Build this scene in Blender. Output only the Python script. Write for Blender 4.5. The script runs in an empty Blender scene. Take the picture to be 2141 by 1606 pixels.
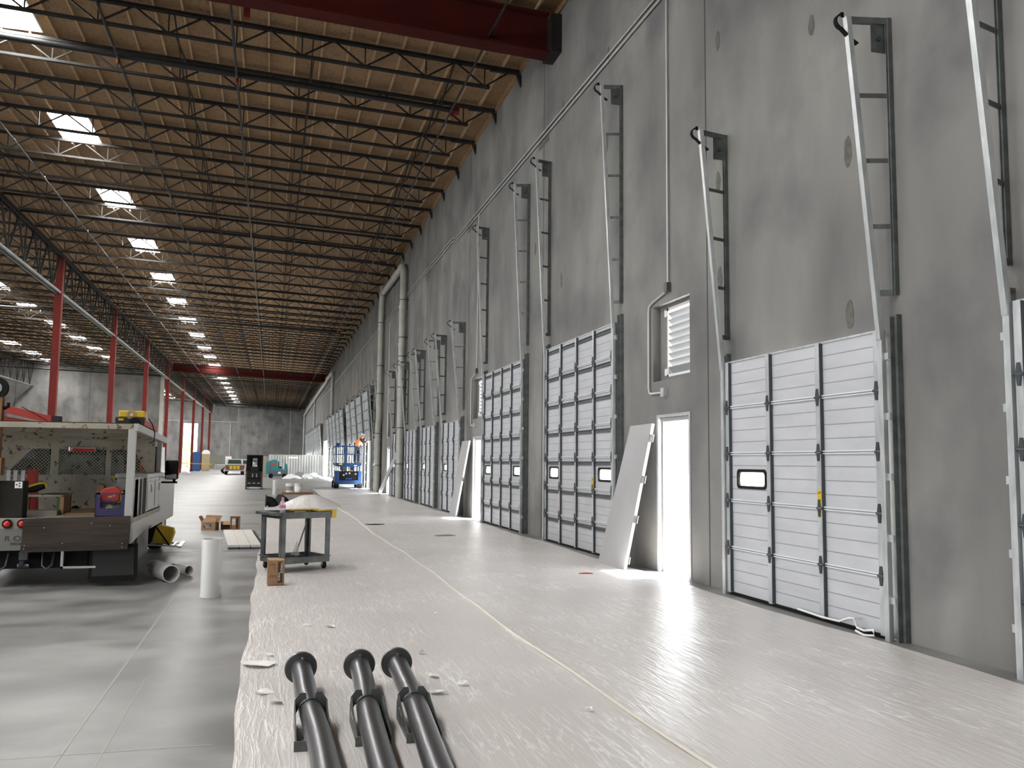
import bpy, bmesh, math, random
from math import sin, cos, pi, radians as R
from mathutils import Vector, Matrix
random.seed(7)
S = bpy.context.scene
C = S.collection
H_CAM = 1.5

# ------------------------------------------------------------------ camera
cam_d = bpy.data.cameras.new('camera'); cam = bpy.data.objects.new('camera', cam_d); C.objects.link(cam)
cam_d.sensor_width = 36; cam_d.lens = 1820.4/2141*36; cam_d.clip_end = 800; cam_d.clip_start = .05
YAW, PIT, ROL = .267814, .0907584, .0107624
f = Vector((sin(YAW)*cos(PIT), cos(YAW)*cos(PIT), sin(PIT)))
r = Vector((cos(YAW), -sin(YAW), 0)); u = r.cross(f)
r2 = r*cos(ROL)+u*sin(ROL); u2 = u*cos(ROL)-r*sin(ROL)
m = Matrix((r2, u2, -f)).transposed().to_4x4(); m.translation = (0, 0, H_CAM)
cam.matrix_world = m
S.camera = cam

# ------------------------------------------------------------------ sky, sun, exposure
w = bpy.data.worlds.new('world'); S.world = w; w.use_nodes = True
bgn = w.node_tree.nodes['Background']
bgn.inputs[0].default_value = (.88, .94, 1.0, 1); bgn.inputs[1].default_value = 4.5
SKYLIGHT_POWER = 330.0
sun_d = bpy.data.lights.new('sun', 'SUN'); sun_d.energy = 55; sun_d.angle = R(9); sun_d.color = (1, .97, .92)
sun = bpy.data.objects.new('sun', sun_d); C.objects.link(sun)
sun.rotation_euler = Vector((-.40, .10, -.91)).to_track_quat('-Z', 'Y').to_euler(); sun.location = (30, 20, 40)
def portal(x, y, z, sx, sy, axis):
    # light portal: only tells the renderer where sky light enters the hall, gives no light of its own
    d = bpy.data.lights.new('sky_portal', 'AREA'); d.shape = 'RECTANGLE'; d.size = sx; d.size_y = sy; d.cycles.is_portal = True
    o = bpy.data.objects.new('sky_portal', d); C.objects.link(o); o.location = (x, y, z)
    o.rotation_euler = Vector(axis).to_track_quat('-Z', 'Z').to_euler(); return o
for y0, y1, z1 in ((10.5, 11.5, 2.2), (22.4, 23.4, 2.2), (48.2, 62.8, 2.7), (66, 85.4, 2.7), (88.5, 95.5, 3.6), (97, 139, 2.7)):
    portal(5.62, (y0+y1)/2, z1/2, y1-y0, z1, (-1, 0, 0))
portal(-33, -12.3, 3.3, 18, 6.6, (0, 1, 0)); portal(-13.45, 158.3, 3.85, 2.3, 7.7, (0, -1, 0))
S.view_settings.view_transform = 'Standard'; S.view_settings.look = 'None'
S.view_settings.gamma = 1; S.view_settings.use_curve_mapping = False
S.view_settings.exposure = 0.85
S.cycles.max_bounces = 6; S.cycles.diffuse_bounces = 4; S.cycles.glossy_bounces = 3
S.cycles.transmission_bounces = 4; S.cycles.transparent_max_bounces = 6
S.cycles.sample_clamp_indirect = 8; S.cycles.caustics_reflective = False; S.cycles.caustics_refractive = False
S.cycles.use_denoising = True; S.cycles.denoising_prefilter = 'ACCURATE'; S.cycles.denoising_input_passes = 'RGB_ALBEDO_NORMAL'

# ------------------------------------------------------------------ materials
def mat(name, col, rough=.6, metal=0., col2=None, scale=3., stretch=(1, 1, 1), mix=(.35, .65), bump=0., bscale=None,
        bstretch=None, emit=0., detail=5, rough2=None, spec=.5, trans=0., alpha=1., col3=None, scale3=12., mix3=(.6, .7), dist=.02):
    m = bpy.data.materials.new(name); m.use_nodes = True
    nt = m.node_tree; N = nt.nodes; L = nt.links; b = N['Principled BSDF']
    b.inputs['Base Color'].default_value = (*col, 1); b.inputs['Roughness'].default_value = rough
    b.inputs['Metallic'].default_value = metal; b.inputs['Specular IOR Level'].default_value = spec
    if trans: b.inputs['Transmission Weight'].default_value = trans
    if alpha < 1: b.inputs['Alpha'].default_value = alpha
    if emit:
        b.inputs['Emission Color'].default_value = (*col, 1); b.inputs['Emission Strength'].default_value = emit
    tc = N.new('ShaderNodeTexCoord')
    def noise(sc, st, det=detail):
        mp = N.new('ShaderNodeMapping'); mp.inputs['Scale'].default_value = st
        L.new(tc.outputs['Object'], mp.inputs['Vector'])
        n = N.new('ShaderNodeTexNoise'); n.inputs['Scale'].default_value = sc; n.inputs['Detail'].default_value = det
        L.new(mp.outputs[0], n.inputs['Vector']); return n
    out = None
    if col2:
        n = noise(scale, stretch)
        mr = N.new('ShaderNodeMapRange'); mr.inputs[1].default_value = mix[0]; mr.inputs[2].default_value = mix[1]
        L.new(n.outputs[0], mr.inputs[0])
        mx = N.new('ShaderNodeMix'); mx.data_type = 'RGBA'
        mx.inputs[6].default_value = (*col, 1); mx.inputs[7].default_value = (*col2, 1)
        L.new(mr.outputs[0], mx.inputs[0]); out = mx.outputs[2]
        if rough2 is not None:
            mq = N.new('ShaderNodeMapRange'); mq.inputs[1].default_value = mix[0]; mq.inputs[2].default_value = mix[1]
            mq.inputs[3].default_value = rough; mq.inputs[4].default_value = rough2
            L.new(n.outputs[0], mq.inputs[0]); L.new(mq.outputs[0], b.inputs['Roughness'])
    if col3:
        n = noise(scale3, (1, 1, 1), 6)
        mr = N.new('ShaderNodeMapRange'); mr.inputs[1].default_value = mix3[0]; mr.inputs[2].default_value = mix3[1]
        L.new(n.outputs[0], mr.inputs[0])
        mx = N.new('ShaderNodeMix'); mx.data_type = 'RGBA'
        mx.inputs[6].default_value = (*col, 1); mx.inputs[7].default_value = (*col3, 1)
        if out: L.new(out, mx.inputs[6])
        L.new(mr.outputs[0], mx.inputs[0]); out = mx.outputs[2]
    if out: L.new(out, b.inputs['Base Color'])
    if bump:
        n = noise(bscale or scale, bstretch or stretch, 4)
        bp = N.new('ShaderNodeBump'); bp.inputs['Strength'].default_value = bump; bp.inputs['Distance'].default_value = dist
        L.new(n.outputs[0], bp.inputs['Height']); L.new(bp.outputs[0], b.inputs['Normal'])
    return m

M = {}
M['wall'] = mat('tilt_up_concrete', (.125, .123, .117), .8, col2=(.23, .224, .21), scale=.9, stretch=(1, 1, .35), mix=(.3, .68), detail=10, col3=(.085, .085, .09), scale3=.8, mix3=(.48, .8), bump=.12, bscale=14)
M['joint'] = mat('joint_sealant', (.06, .06, .055), .8)
M['patch'] = mat('patch_mortar', (.075, .075, .068), .8, col2=(.12, .115, .10), scale=20)
M['floor'] = mat('slab_concrete', (.15, .15, .146), .34, col2=(.30, .30, .288), scale=1.5, stretch=(.8, 1.1, 1), mix=(.34, .64), rough2=.46, spec=.5, detail=10, col3=(.125, .128, .13), scale3=.6, mix3=(.42, .9))
M['outside'] = mat('outside_paving', (.6, .59, .56), .8)
M['osb'] = mat('osb_panel', (.21, .125, .056), .8, col2=(.27, .168, .085), scale=1.3, mix=(.35, .65), col3=(.13, .072, .034), scale3=16, mix3=(.56, .66))
M['purlin'] = mat('framing_lumber', (.32, .215, .12), .8, col2=(.40, .28, .165), scale=4)
M['joist'] = mat('dark_joist_paint', (.012, .011, .010), .7, col2=(.02, .018, .016), scale=5, spec=.2)
M['pipe_dark'] = mat('black_pipe', (.009, .009, .009), .5, spec=.25)
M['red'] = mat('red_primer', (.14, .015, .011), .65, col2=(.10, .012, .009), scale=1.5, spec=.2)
M['galv'] = mat('galvanised_steel', (.66, .69, .70), .36, .6, col2=(.50, .53, .54), scale=14, stretch=(1, 1, .3))
M['galv_dark'] = mat('weathered_galvanised', (.14, .155, .15), .5, .4, col2=(.09, .10, .097), scale=9)
M['hinge'] = mat('dark_hinge_steel', (.09, .10, .11), .4, .8)
M['door'] = mat('door_panel_paint', (.43, .44, .465), .42, col2=(.48, .49, .515), scale=2, stretch=(1, 1, 3))
M['door_groove'] = mat('door_groove', (.22, .225, .24), .5)
M['louvre'] = mat('louvre_blade_paint', (.30, .31, .32), .5)
M['red_shaded'] = mat('red_primer_shaded', (.055, .008, .0065), .8, spec=.1, col2=(.042, .007, .006), scale=1.5)  # same red primer, darkened in colour for the shade on the roof beams
M['tape'] = mat('dusty_film_edge', (.60, .575, .52), .5)
M['chalk'] = mat('chalk_line', (.36, .355, .33), .8)
M['disc'] = mat('wound_steel_disc', (.20, .21, .21), .4, .7)
M['rail'] = mat('bright_rail', (.72, .74, .76), .3, .25)
M['conduit'] = mat('conduit_steel', (.50, .51, .50), .35, .3)
M['farpanel'] = mat('closed_coiling_door', (.16, .165, .13), .7)
M['white'] = mat('white_paint', (.78, .78, .76), .4)
M['leaf'] = mat('primed_door_leaf', (.33, .33, .335), .42, col2=(.36, .36, .365), scale=2)
M['black'] = mat('black_rubber', (.008, .008, .008), .7, spec=.15)
M['blackgloss'] = mat('black_gloss', (.015, .015, .016), .15)
M['pvc'] = mat('white_pvc', (.66, .66, .65), .35, col2=(.56, .56, .55), scale=3, stretch=(1, 1, .3))
M['downspout'] = mat('downspout_pvc', (.42, .42, .38), .4, col2=(.35, .35, .31), scale=2)
M['card'] = mat('cardboard', (.30, .175, .09), .8, col2=(.25, .14, .07), scale=4)
M['card_in'] = mat('cardboard_inside', (.42, .28, .16), .85)
M['ink'] = mat('dark_print', (.045, .022, .012), .7)
M['paper'] = mat('paper', (.78, .77, .74), .7)
M['cart'] = mat('grey_structural_plastic', (.07, .075, .075), .5, col2=(.13, .14, .14), scale=6)
M['rust_white'] = mat('rusty_cream_paint', (.34, .315, .255), .6, col2=(.26, .23, .175), scale=2.5, col3=(.08, .035, .014), scale3=12, mix3=(.58, .66))
M['truck_white'] = mat('truck_white_paint', (.40, .40, .385), .35, col3=(.2, .11, .06), scale3=6, mix3=(.68, .72))
M['truck_grey'] = mat('truck_grey_paint', (.17, .175, .17), .45, col2=(.13, .135, .13), scale=2)
M['oldwood'] = mat('weathered_dark_board', (.022, .015, .011), .9, col2=(.05, .036, .027), scale=2.4, stretch=(.6, 1, 5), bump=.3, bscale=8, bstretch=(.5, 1, 8))
M['ply'] = mat('plywood', (.42, .28, .14), .7, col2=(.34, .22, .1), scale=3, stretch=(1, 6, 1))
M['wood'] = mat('lumber', (.20, .10, .04), .75, col2=(.13, .065, .03), scale=5, stretch=(1, 6, 6))
M['darkbox'] = mat('dark_painted_wood', (.014, .013, .011), .8, spec=.2, col2=(.028, .025, .021), scale=3)
M['glass'] = mat('dark_window_glass', (.03, .05, .04), .08)
M['greenglass'] = mat('greenish_window_glass', (.17, .24, .19), .12, col2=(.03, .045, .035), scale=4)
M['redlens'] = mat('red_lens', (.55, .02, .015), .2)
M['redpaint'] = mat('red_paint', (.33, .03, .02), .45)
M['yellow'] = mat('yellow_plastic', (.60, .42, .02), .4, col2=(.5, .33, .015), scale=5)
M['blue_crate'] = mat('blue_crate_plastic', (.026, .022, .085), .55)
M['blue_cloth'] = mat('blue_cloth', (.10, .24, .55), .8)
M['orange'] = mat('hi_vis_orange', (.85, .22, .05), .7)
M['hivis'] = mat('hi_vis_yellow', (.8, .85, .15), .7)
M['denim'] = mat('dark_denim', (.012, .014, .026), .85)
M['shirt'] = mat('dark_shirt', (.02, .016, .016), .85)
M['skin'] = mat('skin', (.32, .17, .11), .5)
M['lift_blue'] = mat('blue_machine_paint', (.006, .035, .125), .45)
M['steel'] = mat('bright_steel', (.62, .63, .64), .25, .9)
M['teal'] = mat('teal_machine_paint', (.015, .15, .16), .4)
M['mgrey'] = mat('machine_grey', (.085, .09, .105), .5)
M['brown'] = mat('bronze_machine_paint', (.10, .06, .03), .5)
M['porta_blue'] = mat('blue_cabin_plastic', (.02, .075, .22), .5)
M['porta_tan'] = mat('tan_cabin_plastic', (.36, .28, .17), .5)
M['container'] = mat('container_paint', (.42, .43, .43), .5, col2=(.30, .31, .31), scale=1.5, stretch=(1, 1, .3))
M['beige'] = mat('beige_panel', (.34, .33, .26), .6)
M['tree'] = mat('tree_leaves', (.16, .32, .05), .7, col2=(.3, .5, .12), scale=3)
M['bark'] = mat('bark', (.1, .07, .04), .9)
M['debris'] = mat('crumpled_white_plastic', (.72, .72, .72), .4, bump=.5, bscale=6)
M['steelboard'] = mat('white_boards', (.60, .57, .53), .5, col2=(.66, .63, .59), scale=3, stretch=(8, 1, 1))
M['clear'] = mat('clear_plastic', (.85, .87, .86), .12, alpha=.35)
M['pink'] = mat('pink_label', (.62, .16, .28), .5)
M['sky_pane'] = mat('skylight_lens', (1, .99, .97), .5, emit=5)
M['green'] = mat('dull_green', (.06, .11, .07), .6)
M['darkgrey'] = mat('dark_grey_plastic', (.025, .025, .025), .6, spec=.25)
M['bag'] = mat('dirty_grey_cloth', (.25, .23, .21), .9)
M['cone'] = mat('cone_orange_red', (.6, .06, .03), .5)

def glazing():
    m = bpy.data.materials.new('frosted_glazing'); m.use_nodes = True; nt = m.node_tree; nt.nodes.clear()
    o = nt.nodes.new('ShaderNodeOutputMaterial'); a = nt.nodes.new('ShaderNodeBsdfTranslucent'); g = nt.nodes.new('ShaderNodeBsdfTransparent')
    a.inputs[0].default_value = (.9, .9, .9, 1); mx = nt.nodes.new('ShaderNodeMixShader'); mx.inputs[0].default_value = .12
    nt.links.new(a.outputs[0], mx.inputs[1]); nt.links.new(g.outputs[0], mx.inputs[2]); nt.links.new(mx.outputs[0], o.inputs[0]); return m
M['glazing'] = glazing()

def sheet_mat():
    m = mat('plastic_sheeting', (.60, .575, .555), .3, col2=(.68, .655, .64), scale=.7, stretch=(1, .5, 1), spec=.6)
    nt = m.node_tree; N = nt.nodes; L = nt.links; b = N['Principled BSDF']
    tc = N.new('ShaderNodeTexCoord'); prev = None
    for rot, st, sc, strg, dst in ((-.35, (7, .7, 1), 2.4, .42, .010), (.5, (5, .9, 1), 2.0, .26, .010), (0.1, (1.6, 1.1, 1), 6., .12, .006)):
        mp = N.new('ShaderNodeMapping'); mp.inputs['Rotation'].default_value = (0, 0, rot); mp.inputs['Scale'].default_value = st
        n = N.new('ShaderNodeTexNoise'); n.inputs['Scale'].default_value = sc; n.inputs['Detail'].default_value = 5; n.inputs['Distortion'].default_value = .6
        rd = N.new('ShaderNodeMath'); rd.operation = 'SUBTRACT'; rd.inputs[1].default_value = .5
        ab = N.new('ShaderNodeMath'); ab.operation = 'ABSOLUTE'
        pw = N.new('ShaderNodeMath'); pw.operation = 'POWER'; pw.inputs[1].default_value = .5
        bp = N.new('ShaderNodeBump'); bp.inputs['Strength'].default_value = strg; bp.inputs['Distance'].default_value = dst
        L.new(tc.outputs['Object'], mp.inputs[0]); L.new(mp.outputs[0], n.inputs['Vector']); L.new(n.outputs[0], rd.inputs[0])
        L.new(rd.outputs[0], ab.inputs[0]); L.new(ab.outputs[0], pw.inputs[0]); L.new(pw.outputs[0], bp.inputs['Height'])
        bp.invert = True
        if prev: L.new(prev.outputs[0], bp.inputs['Normal'])
        prev = bp
    L.new(prev.outputs[0], b.inputs['Normal'])
    src = b.inputs['Base Color'].links[0].from_socket
    for rot, st, sc in ((-.45, (9, .55, 1), 1.5), (.25, (8, .5, 1), 1.9), (1.1, (7, .8, 1), 1.3)):
        mp = N.new('ShaderNodeMapping'); mp.inputs['Rotation'].default_value = (0, 0, rot); mp.inputs['Scale'].default_value = st
        n = N.new('ShaderNodeTexNoise'); n.inputs['Scale'].default_value = sc; n.inputs['Detail'].default_value = 2
        rd = N.new('ShaderNodeMath'); rd.operation = 'SUBTRACT'; rd.inputs[1].default_value = .5
        ab = N.new('ShaderNodeMath'); ab.operation = 'ABSOLUTE'
        mr = N.new('ShaderNodeMapRange'); mr.inputs[1].default_value = .0; mr.inputs[2].default_value = .016; mr.inputs[3].default_value = .75; mr.inputs[4].default_value = 0
        n2 = N.new('ShaderNodeTexNoise'); n2.inputs['Scale'].default_value = .9; n2.inputs['Detail'].default_value = 3; L.new(tc.outputs['Object'], n2.inputs['Vector'])
        m2 = N.new('ShaderNodeMapRange'); m2.inputs[1].default_value = .40; m2.inputs[2].default_value = .60
        mu = N.new('ShaderNodeMath'); mu.operation = 'MULTIPLY'
        mx = N.new('ShaderNodeMix'); mx.data_type = 'RGBA'; mx.inputs[7].default_value = (.92, .91, .90, 1)
        L.new(tc.outputs['Object'], mp.inputs[0]); L.new(mp.outputs[0], n.inputs['Vector']); L.new(n.outputs[0], rd.inputs[0]); L.new(rd.outputs[0], ab.inputs[0])
        L.new(ab.outputs[0], mr.inputs[0]); L.new(n2.outputs[0], m2.inputs[0]); L.new(mr.outputs[0], mu.inputs[0]); L.new(m2.outputs[0], mu.inputs[1])
        L.new(mu.outputs[0], mx.inputs[0]); L.new(src, mx.inputs[6]); src = mx.outputs[2]
    L.new(src, b.inputs['Base Color'])
    return m
M['sheet'] = sheet_mat()

def coil_mat():
    m = mat('oiled_spring_steel', (.19, .19, .20), .36, .92)
    nt = m.node_tree; N = nt.nodes; L = nt.links; b = N['Principled BSDF']
    tc = N.new('ShaderNodeTexCoord'); wv = N.new('ShaderNodeTexWave'); wv.bands_direction = 'Y'; wv.inputs['Scale'].default_value = 14
    wv.inputs['Distortion'].default_value = .4
    bp = N.new('ShaderNodeBump'); bp.inputs['Strength'].default_value = .09; bp.inputs['Distance'].default_value = .003
    L.new(tc.outputs['Object'], wv.inputs[0]); L.new(wv.outputs[0], bp.inputs['Height']); L.new(bp.outputs[0], b.inputs['Normal'])
    return m
M['coil'] = coil_mat()

# ------------------------------------------------------------------ mesh helpers
class MB:
    def __init__(s): s.v = []; s.f = []
    def add(s, vs, fs):
        k = len(s.v); s.v += [tuple(x) for x in vs]; s.f += [tuple(i+k for i in q) for q in fs]; return s
    def box(s, x0, y0, z0, x1, y1, z1):
        return s.add([(x0, y0, z0), (x1, y0, z0), (x1, y1, z0), (x0, y1, z0), (x0, y0, z1), (x1, y0, z1), (x1, y1, z1), (x0, y1, z1)],
                     [(0, 3, 2, 1), (4, 5, 6, 7), (0, 1, 5, 4), (1, 2, 6, 5), (2, 3, 7, 6), (3, 0, 4, 7)])
    def bar(s, a, b, w, h=None, up=(0, 0, 1)):
        a = Vector(a); b = Vector(b); h = h or w; d = (b-a).normalized(); up = Vector(up)
        if abs(d.dot(up)) > .98: up = Vector((0, 1, 0)) if abs(d.y) < .9 else Vector((1, 0, 0))
        x = d.cross(up).normalized(); y = x.cross(d).normalized()
        vs = [p+x*i*w/2+y*j*h/2 for p in (a, b) for i, j in ((-1, -1), (1, -1), (1, 1), (-1, 1))]
        return s.add(vs, [(0, 3, 2, 1), (4, 5, 6, 7), (0, 1, 5, 4), (1, 2, 6, 5), (2, 3, 7, 6), (3, 0, 4, 7)])
    def tube(s, pts, r, n=10, caps=True):
        pts = [Vector(p) for p in pts]; rs = r if isinstance(r, (list, tuple)) else [r]*len(pts)
        k = len(s.v); ref = None
        for i, p in enumerate(pts):
            d = (pts[min(i+1, len(pts)-1)]-pts[max(i-1, 0)]).normalized()
            if ref is None:
                ref = Vector((0, 0, 1)) if abs(d.z) < .9 else Vector((0, 1, 0))
            x = (ref - d*ref.dot(d)).normalized(); ref = x; y = d.cross(x)
            for j in range(n):
                a = 2*pi*j/n; s.v.append(tuple(p+(x*cos(a)+y*sin(a))*rs[i]))
        for i in range(len(pts)-1):
            for j in range(n):
                s.f.append((k+i*n+j, k+i*n+(j+1) % n, k+(i+1)*n+(j+1) % n, k+(i+1)*n+j))
        if caps:
            s.f.append(tuple(k+j for j in range(n))[::-1]); s.f.append(tuple(k+(len(pts)-1)*n+j for j in range(n)))
        return s
    def lathe(s, prof, n=24, c=(0, 0, 0), axis='z'):
        k = len(s.v)
        for rr, z in prof:
            for j in range(n):
                a = 2*pi*j/n; q = (rr*cos(a), rr*sin(a), z)
                if axis == 'y': q = (q[0], q[2], q[1])
                if axis == 'x': q = (q[2], q[0], q[1])
                s.v.append((q[0]+c[0], q[1]+c[1], q[2]+c[2]))
        for i in range(len(prof)-1):
            for j in range(n):
                s.f.append((k+i*n+j, k+i*n+(j+1) % n, k+(i+1)*n+(j+1) % n, k+(i+1)*n+j))
        return s
    def prism(s, poly, a0, a1, axis='y'):
        n = len(poly)
        def P(p, t): return (p[0], t, p[1]) if axis == 'y' else ((t, p[0], p[1]) if axis == 'x' else (p[0], p[1], t))
        vs = [P(p, a0) for p in poly]+[P(p, a1) for p in poly]
        return s.add(vs, [tuple(range(n))[::-1], tuple(range(n, 2*n))]+[(i, (i+1) % n, n+(i+1) % n, n+i) for i in range(n)])
    def build(s, name, m, parent=None, smooth=False, bevel=0., angle=40):
        me = bpy.data.meshes.new(name); me.from_pydata(s.v, [], s.f)
        bm = bmesh.new(); bm.from_mesh(me); bmesh.ops.recalc_face_normals(bm, faces=bm.faces); bm.to_mesh(me); bm.free()
        me.materials.append(M[m] if isinstance(m, str) else m)
        if smooth:
            me.shade_smooth() if hasattr(me, 'shade_smooth') else None
            me.set_sharp_from_angle(angle=R(angle))
        o = bpy.data.objects.new(name, me); C.objects.link(o)
        if parent: o.parent = parent
        if bevel:
            b = o.modifiers.new('bevel', 'BEVEL'); b.width = bevel; b.segments = 2; b.limit_method = 'ANGLE'
        return o

def tag(o, label, cat, group=None, kind=None):
    o['label'] = label; o['category'] = cat
    if group: o['group'] = group
    if kind: o['kind'] = kind
    return o
def thing(name, label, cat, loc=(0, 0, 0), rz=0., group=None):
    o = bpy.data.objects.new(name, None); C.objects.link(o); o.empty_display_size = .1
    o.location = loc; o.rotation_euler = (0, 0, rz); return tag(o, label, cat, group)
def struct(o): o['kind'] = 'structure'; return o
def kids(o): return list(o.children)
def copy_tree(o, parent=None):
    c = o.copy(); C.objects.link(c); c.parent = parent
    for ch in kids(o): copy_tree(ch, c)
    return c
def text(name, body, size, m, parent, loc, rot, sx=1., ext=.001):
    cu = bpy.data.curves.new(name, 'FONT'); cu.body = body; cu.size = size; cu.extrude = ext; cu.align_x = 'CENTER'; cu.align_y = 'CENTER'
    tmp = bpy.data.objects.new(name, cu); me = bpy.data.meshes.new_from_object(tmp); bpy.data.objects.remove(tmp); bpy.data.curves.remove(cu)
    me.materials.clear(); me.materials.append(M[m]); o = bpy.data.objects.new(name, me); C.objects.link(o); o.parent = parent
    o.location = loc; o.rotation_euler = rot; o.scale = (sx, 1, 1); return o
ORD = 'first second third fourth fifth sixth seventh eighth ninth tenth eleventh twelfth thirteenth fourteenth fifteenth sixteenth seventeenth eighteenth nineteenth twentieth'.split()
def ordn(k):
    if k < 20: return ORD[k]
    t = ['twenty', 'thirty', 'forty', 'fifty', 'sixty', 'seventy'][(k+1)//10-2]
    return t+'-'+ORD[(k+1) % 10-1] if (k+1) % 10 else {'twenty': 'twentieth', 'thirty': 'thirtieth', 'forty': 'fortieth', 'fifty': 'fiftieth', 'sixty': 'sixtieth', 'seventy': 'seventieth'}[t]

# ------------------------------------------------------------------ setting
W = 5.34; G = -10.0; XL = -42.0; YN = -12.0; YF = 158.0; SL = .0407
def zr(x): return 10.75+SL*(W-x)

struct(MB().box(XL, YN-2, -.3, W, YF, 0).build('floor', 'floor'))
struct(MB().box(W+.002, YN-30, -.35, W+60, YF+60, -.12).build('ground', 'outside'))
struct(MB().box(XL-40, YF+.3, -.35, W, YF+60, -.1).build('ground', 'outside'))
struct(MB().box(XL-40, YN-40, -.35, W, YN-2.01, -.05).build('ground', 'outside'))
# slab joints sawn in the floor
j = MB()
for y in (15.3, 30.6, 45.3): j.box(XL, y-.006, 0, -.2, y+.006, .0015)
struct(j.build('trim_1', 'joint'))

o = MB(); o.box(-.985, 3.2, .0, -.971, 10.6, .0012); struct(o.build('trim_36', 'chalk'))
o = MB(); o.box(-.785, 3.2, .0, -.778, 6.6, .0012); o.box(-2.6, 5.0, 0, -.25, 5.012, .0012); struct(o.build('trim_37', 'chalk'))
# doors: centre y, width, height, kind
SHORT = [(3.75, 2.85), (7.97, 2.85)]
TALL = [(14.70, 3.65), (20.0, 3.65)]
CL2 = [26.05, 30.05, 34.0, 37.9]            # closed, beyond the tall pair
CL3 = [45.75]
RAISED = [49.6, 53.5, 57.45, 61.3]
RAISED2 = [67.4, 71.4, 75.6, 79.7, 83.9]
RAISED3 = [98.5, 102.5, 106.5, 110.5, 115.0, 119.5, 124, 128.5, 133, 137.5]
opens = []
for y, wd in SHORT+[(y, 2.7) for y in CL2+CL3+RAISED+RAISED2+RAISED3]: opens.append((y-wd/2+.13, y+wd/2-.13, [(0, 2.66)]))
for y, wd in TALL: opens.append((y-wd/2+.13, y+wd/2-.13, [(0, 3.68)]))
opens.append((10.52, 11.50, [(0, 2.17)])); opens.append((22.45, 23.4, [(0, 2.17)])); opens.append((40.9, 41.8, [(0, 2.17)]))
louv = [(10.50, 11.66), (22.4, 23.5), (40.85, 41.9)]
opens.append((88.5, 95.5, [(0, 3.6)]))
# the louvres sit above the personnel doors: merge the intervals
merged = []
ys = sorted(set([YN, YF+.3]+[v for o in opens for v in o[:2]]+[v for o in louv for v in o]))
wb = MB()
for a, b in zip(ys[:-1], ys[1:]):
    mid = (a+b)/2; holes = []
    for o in opens:
        if o[0] < mid < o[1]: holes += o[2]
    for l in louv:
        if l[0] < mid < l[1]: holes.append((2.70, 3.80))
    holes.sort(); z = -.1
    for h0, h1 in holes:
        if h0 > z+.001: wb.box(W, a, z, W+.26, b, h0)
        z = h1
    wb.box(W, a, z, W+.26, b, 11.6)
wall_r = struct(wb.build('wall_right', 'wall'))
# far wall with its tall opening
wb = MB(); wb.box(XL, YF, -.1, -14.6, YF+.25, 13); wb.box(-12.3, YF, -.1, W+.26, YF+.25, 12); wb.box(-14.6, YF, 7.7, -12.3, YF+.25, 13)
struct(wb.build('wall_far', 'wall'))
struct(MB().box(2.95, YF-.5, 0, W, YF-.01, 11).build('wall_far_return', 'wall'))
# inner cross wall on the left that closes the building's wide part
struct(MB().box(XL, 105, 0, -12.0, 105.25, 13).build('wall_left_cross', 'wall'))
struct(MB().box(-12.35, 104.97, 0, -11.98, 105.28, 13).build('trim_2', 'downspout'))
struct(MB().box(-12.25, 105.3, 0, -12.0, 105.6, 13).build('trim_3', 'wall'))
# unseen left side and back of the hall, openings sized to let daylight in
wb = MB(); wb.box(XL-.25, 24, -.1, XL, 105, 13); wb.box(XL-.25, YN, 8.5, XL, 24, 13)
struct(wb.build('wall_left', 'wall'))
wb = MB(); wb.box(-24, YN-.25, -.1, W+.26, YN, 12.2); wb.box(XL, YN-.25, 6.5, -24, YN, 13)
struct(wb.build('wall_back', 'wall'))

# roof deck with holes for the skylights
sky_rows = []
rowA = [18.85+7.31*i for i in range(-4, 19)]
rows = [(-6.45, -5.35, rowA), (-16.5, -15.4, [48.2+7.35*i for i in range(7)]+[106.6+7.35*i for i in range(7)]), (-23.7, -22.5, [78.8, 86.2, 93.6, 100.4]),
        (-16.5, -15.4, [-6., 4., 18., 33.]), (-28, -26.9, [10., 25., 40., 55., 70.])]
holes = [(x0, x1, y, y+2.45) for x0, x1, yy in rows for y in yy if y+2.45 < YF-1]
xs = sorted(set([XL, W]+[v for h in holes for v in h[:2]])); 
deck = MB()
for a, b in zip(xs[:-1], xs[1:]):
    mid = (a+b)/2; hs = sorted([(h[2], h[3]) for h in holes if h[0]-.001 < mid < h[1]+.001]); y = YN-1
    def slab(y0, y1):
        deck.add([(a, y0, zr(a)), (b, y0, zr(b)), (b, y1, zr(b)), (a, y1, zr(a)), (a, y0, zr(a)+.15), (b, y0, zr(b)+.15), (b, y1, zr(b)+.15), (a, y1, zr(a)+.15)],
                 [(0, 3, 2, 1), (4, 5, 6, 7), (0, 1, 5, 4), (1, 2, 6, 5), (2, 3, 7, 6), (3, 0, 4, 7)])
    for h0, h1 in hs: slab(y, h0); y = h1
    slab(y, YF+.3)
ceil = struct(deck.build('ceiling', 'osb'))
# sub-purlins running along the hall under the deck
k = 0; x = W-.45
while x > -26:
    p = MB(); y0, y1 = (YN, YF-.2) if x > -11 else (25, 104.8)
    cuts = sorted([(h[2], h[3]) for h in holes if h[0]-.02 < x < h[1]+.02]); y = y0
    segs = []
    for c0, c1 in cuts:
        if c0 > y and c0 < y1: segs.append((y, c0)); y = c1
    if y < y1: segs.append((y, y1))
    for a, b in segs: p.box(x-.02, a, zr(x)-.09, x+.02, b, zr(x)-.001)
    o = p.build('purlin', 'purlin', ceil); x -= .585
ledger = MB(); ledger.box(W-.045, YN, 10.60, W-.001, YF-.6, 10.745)
struct(ledger.build('trim_4', 'osb'))
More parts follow.
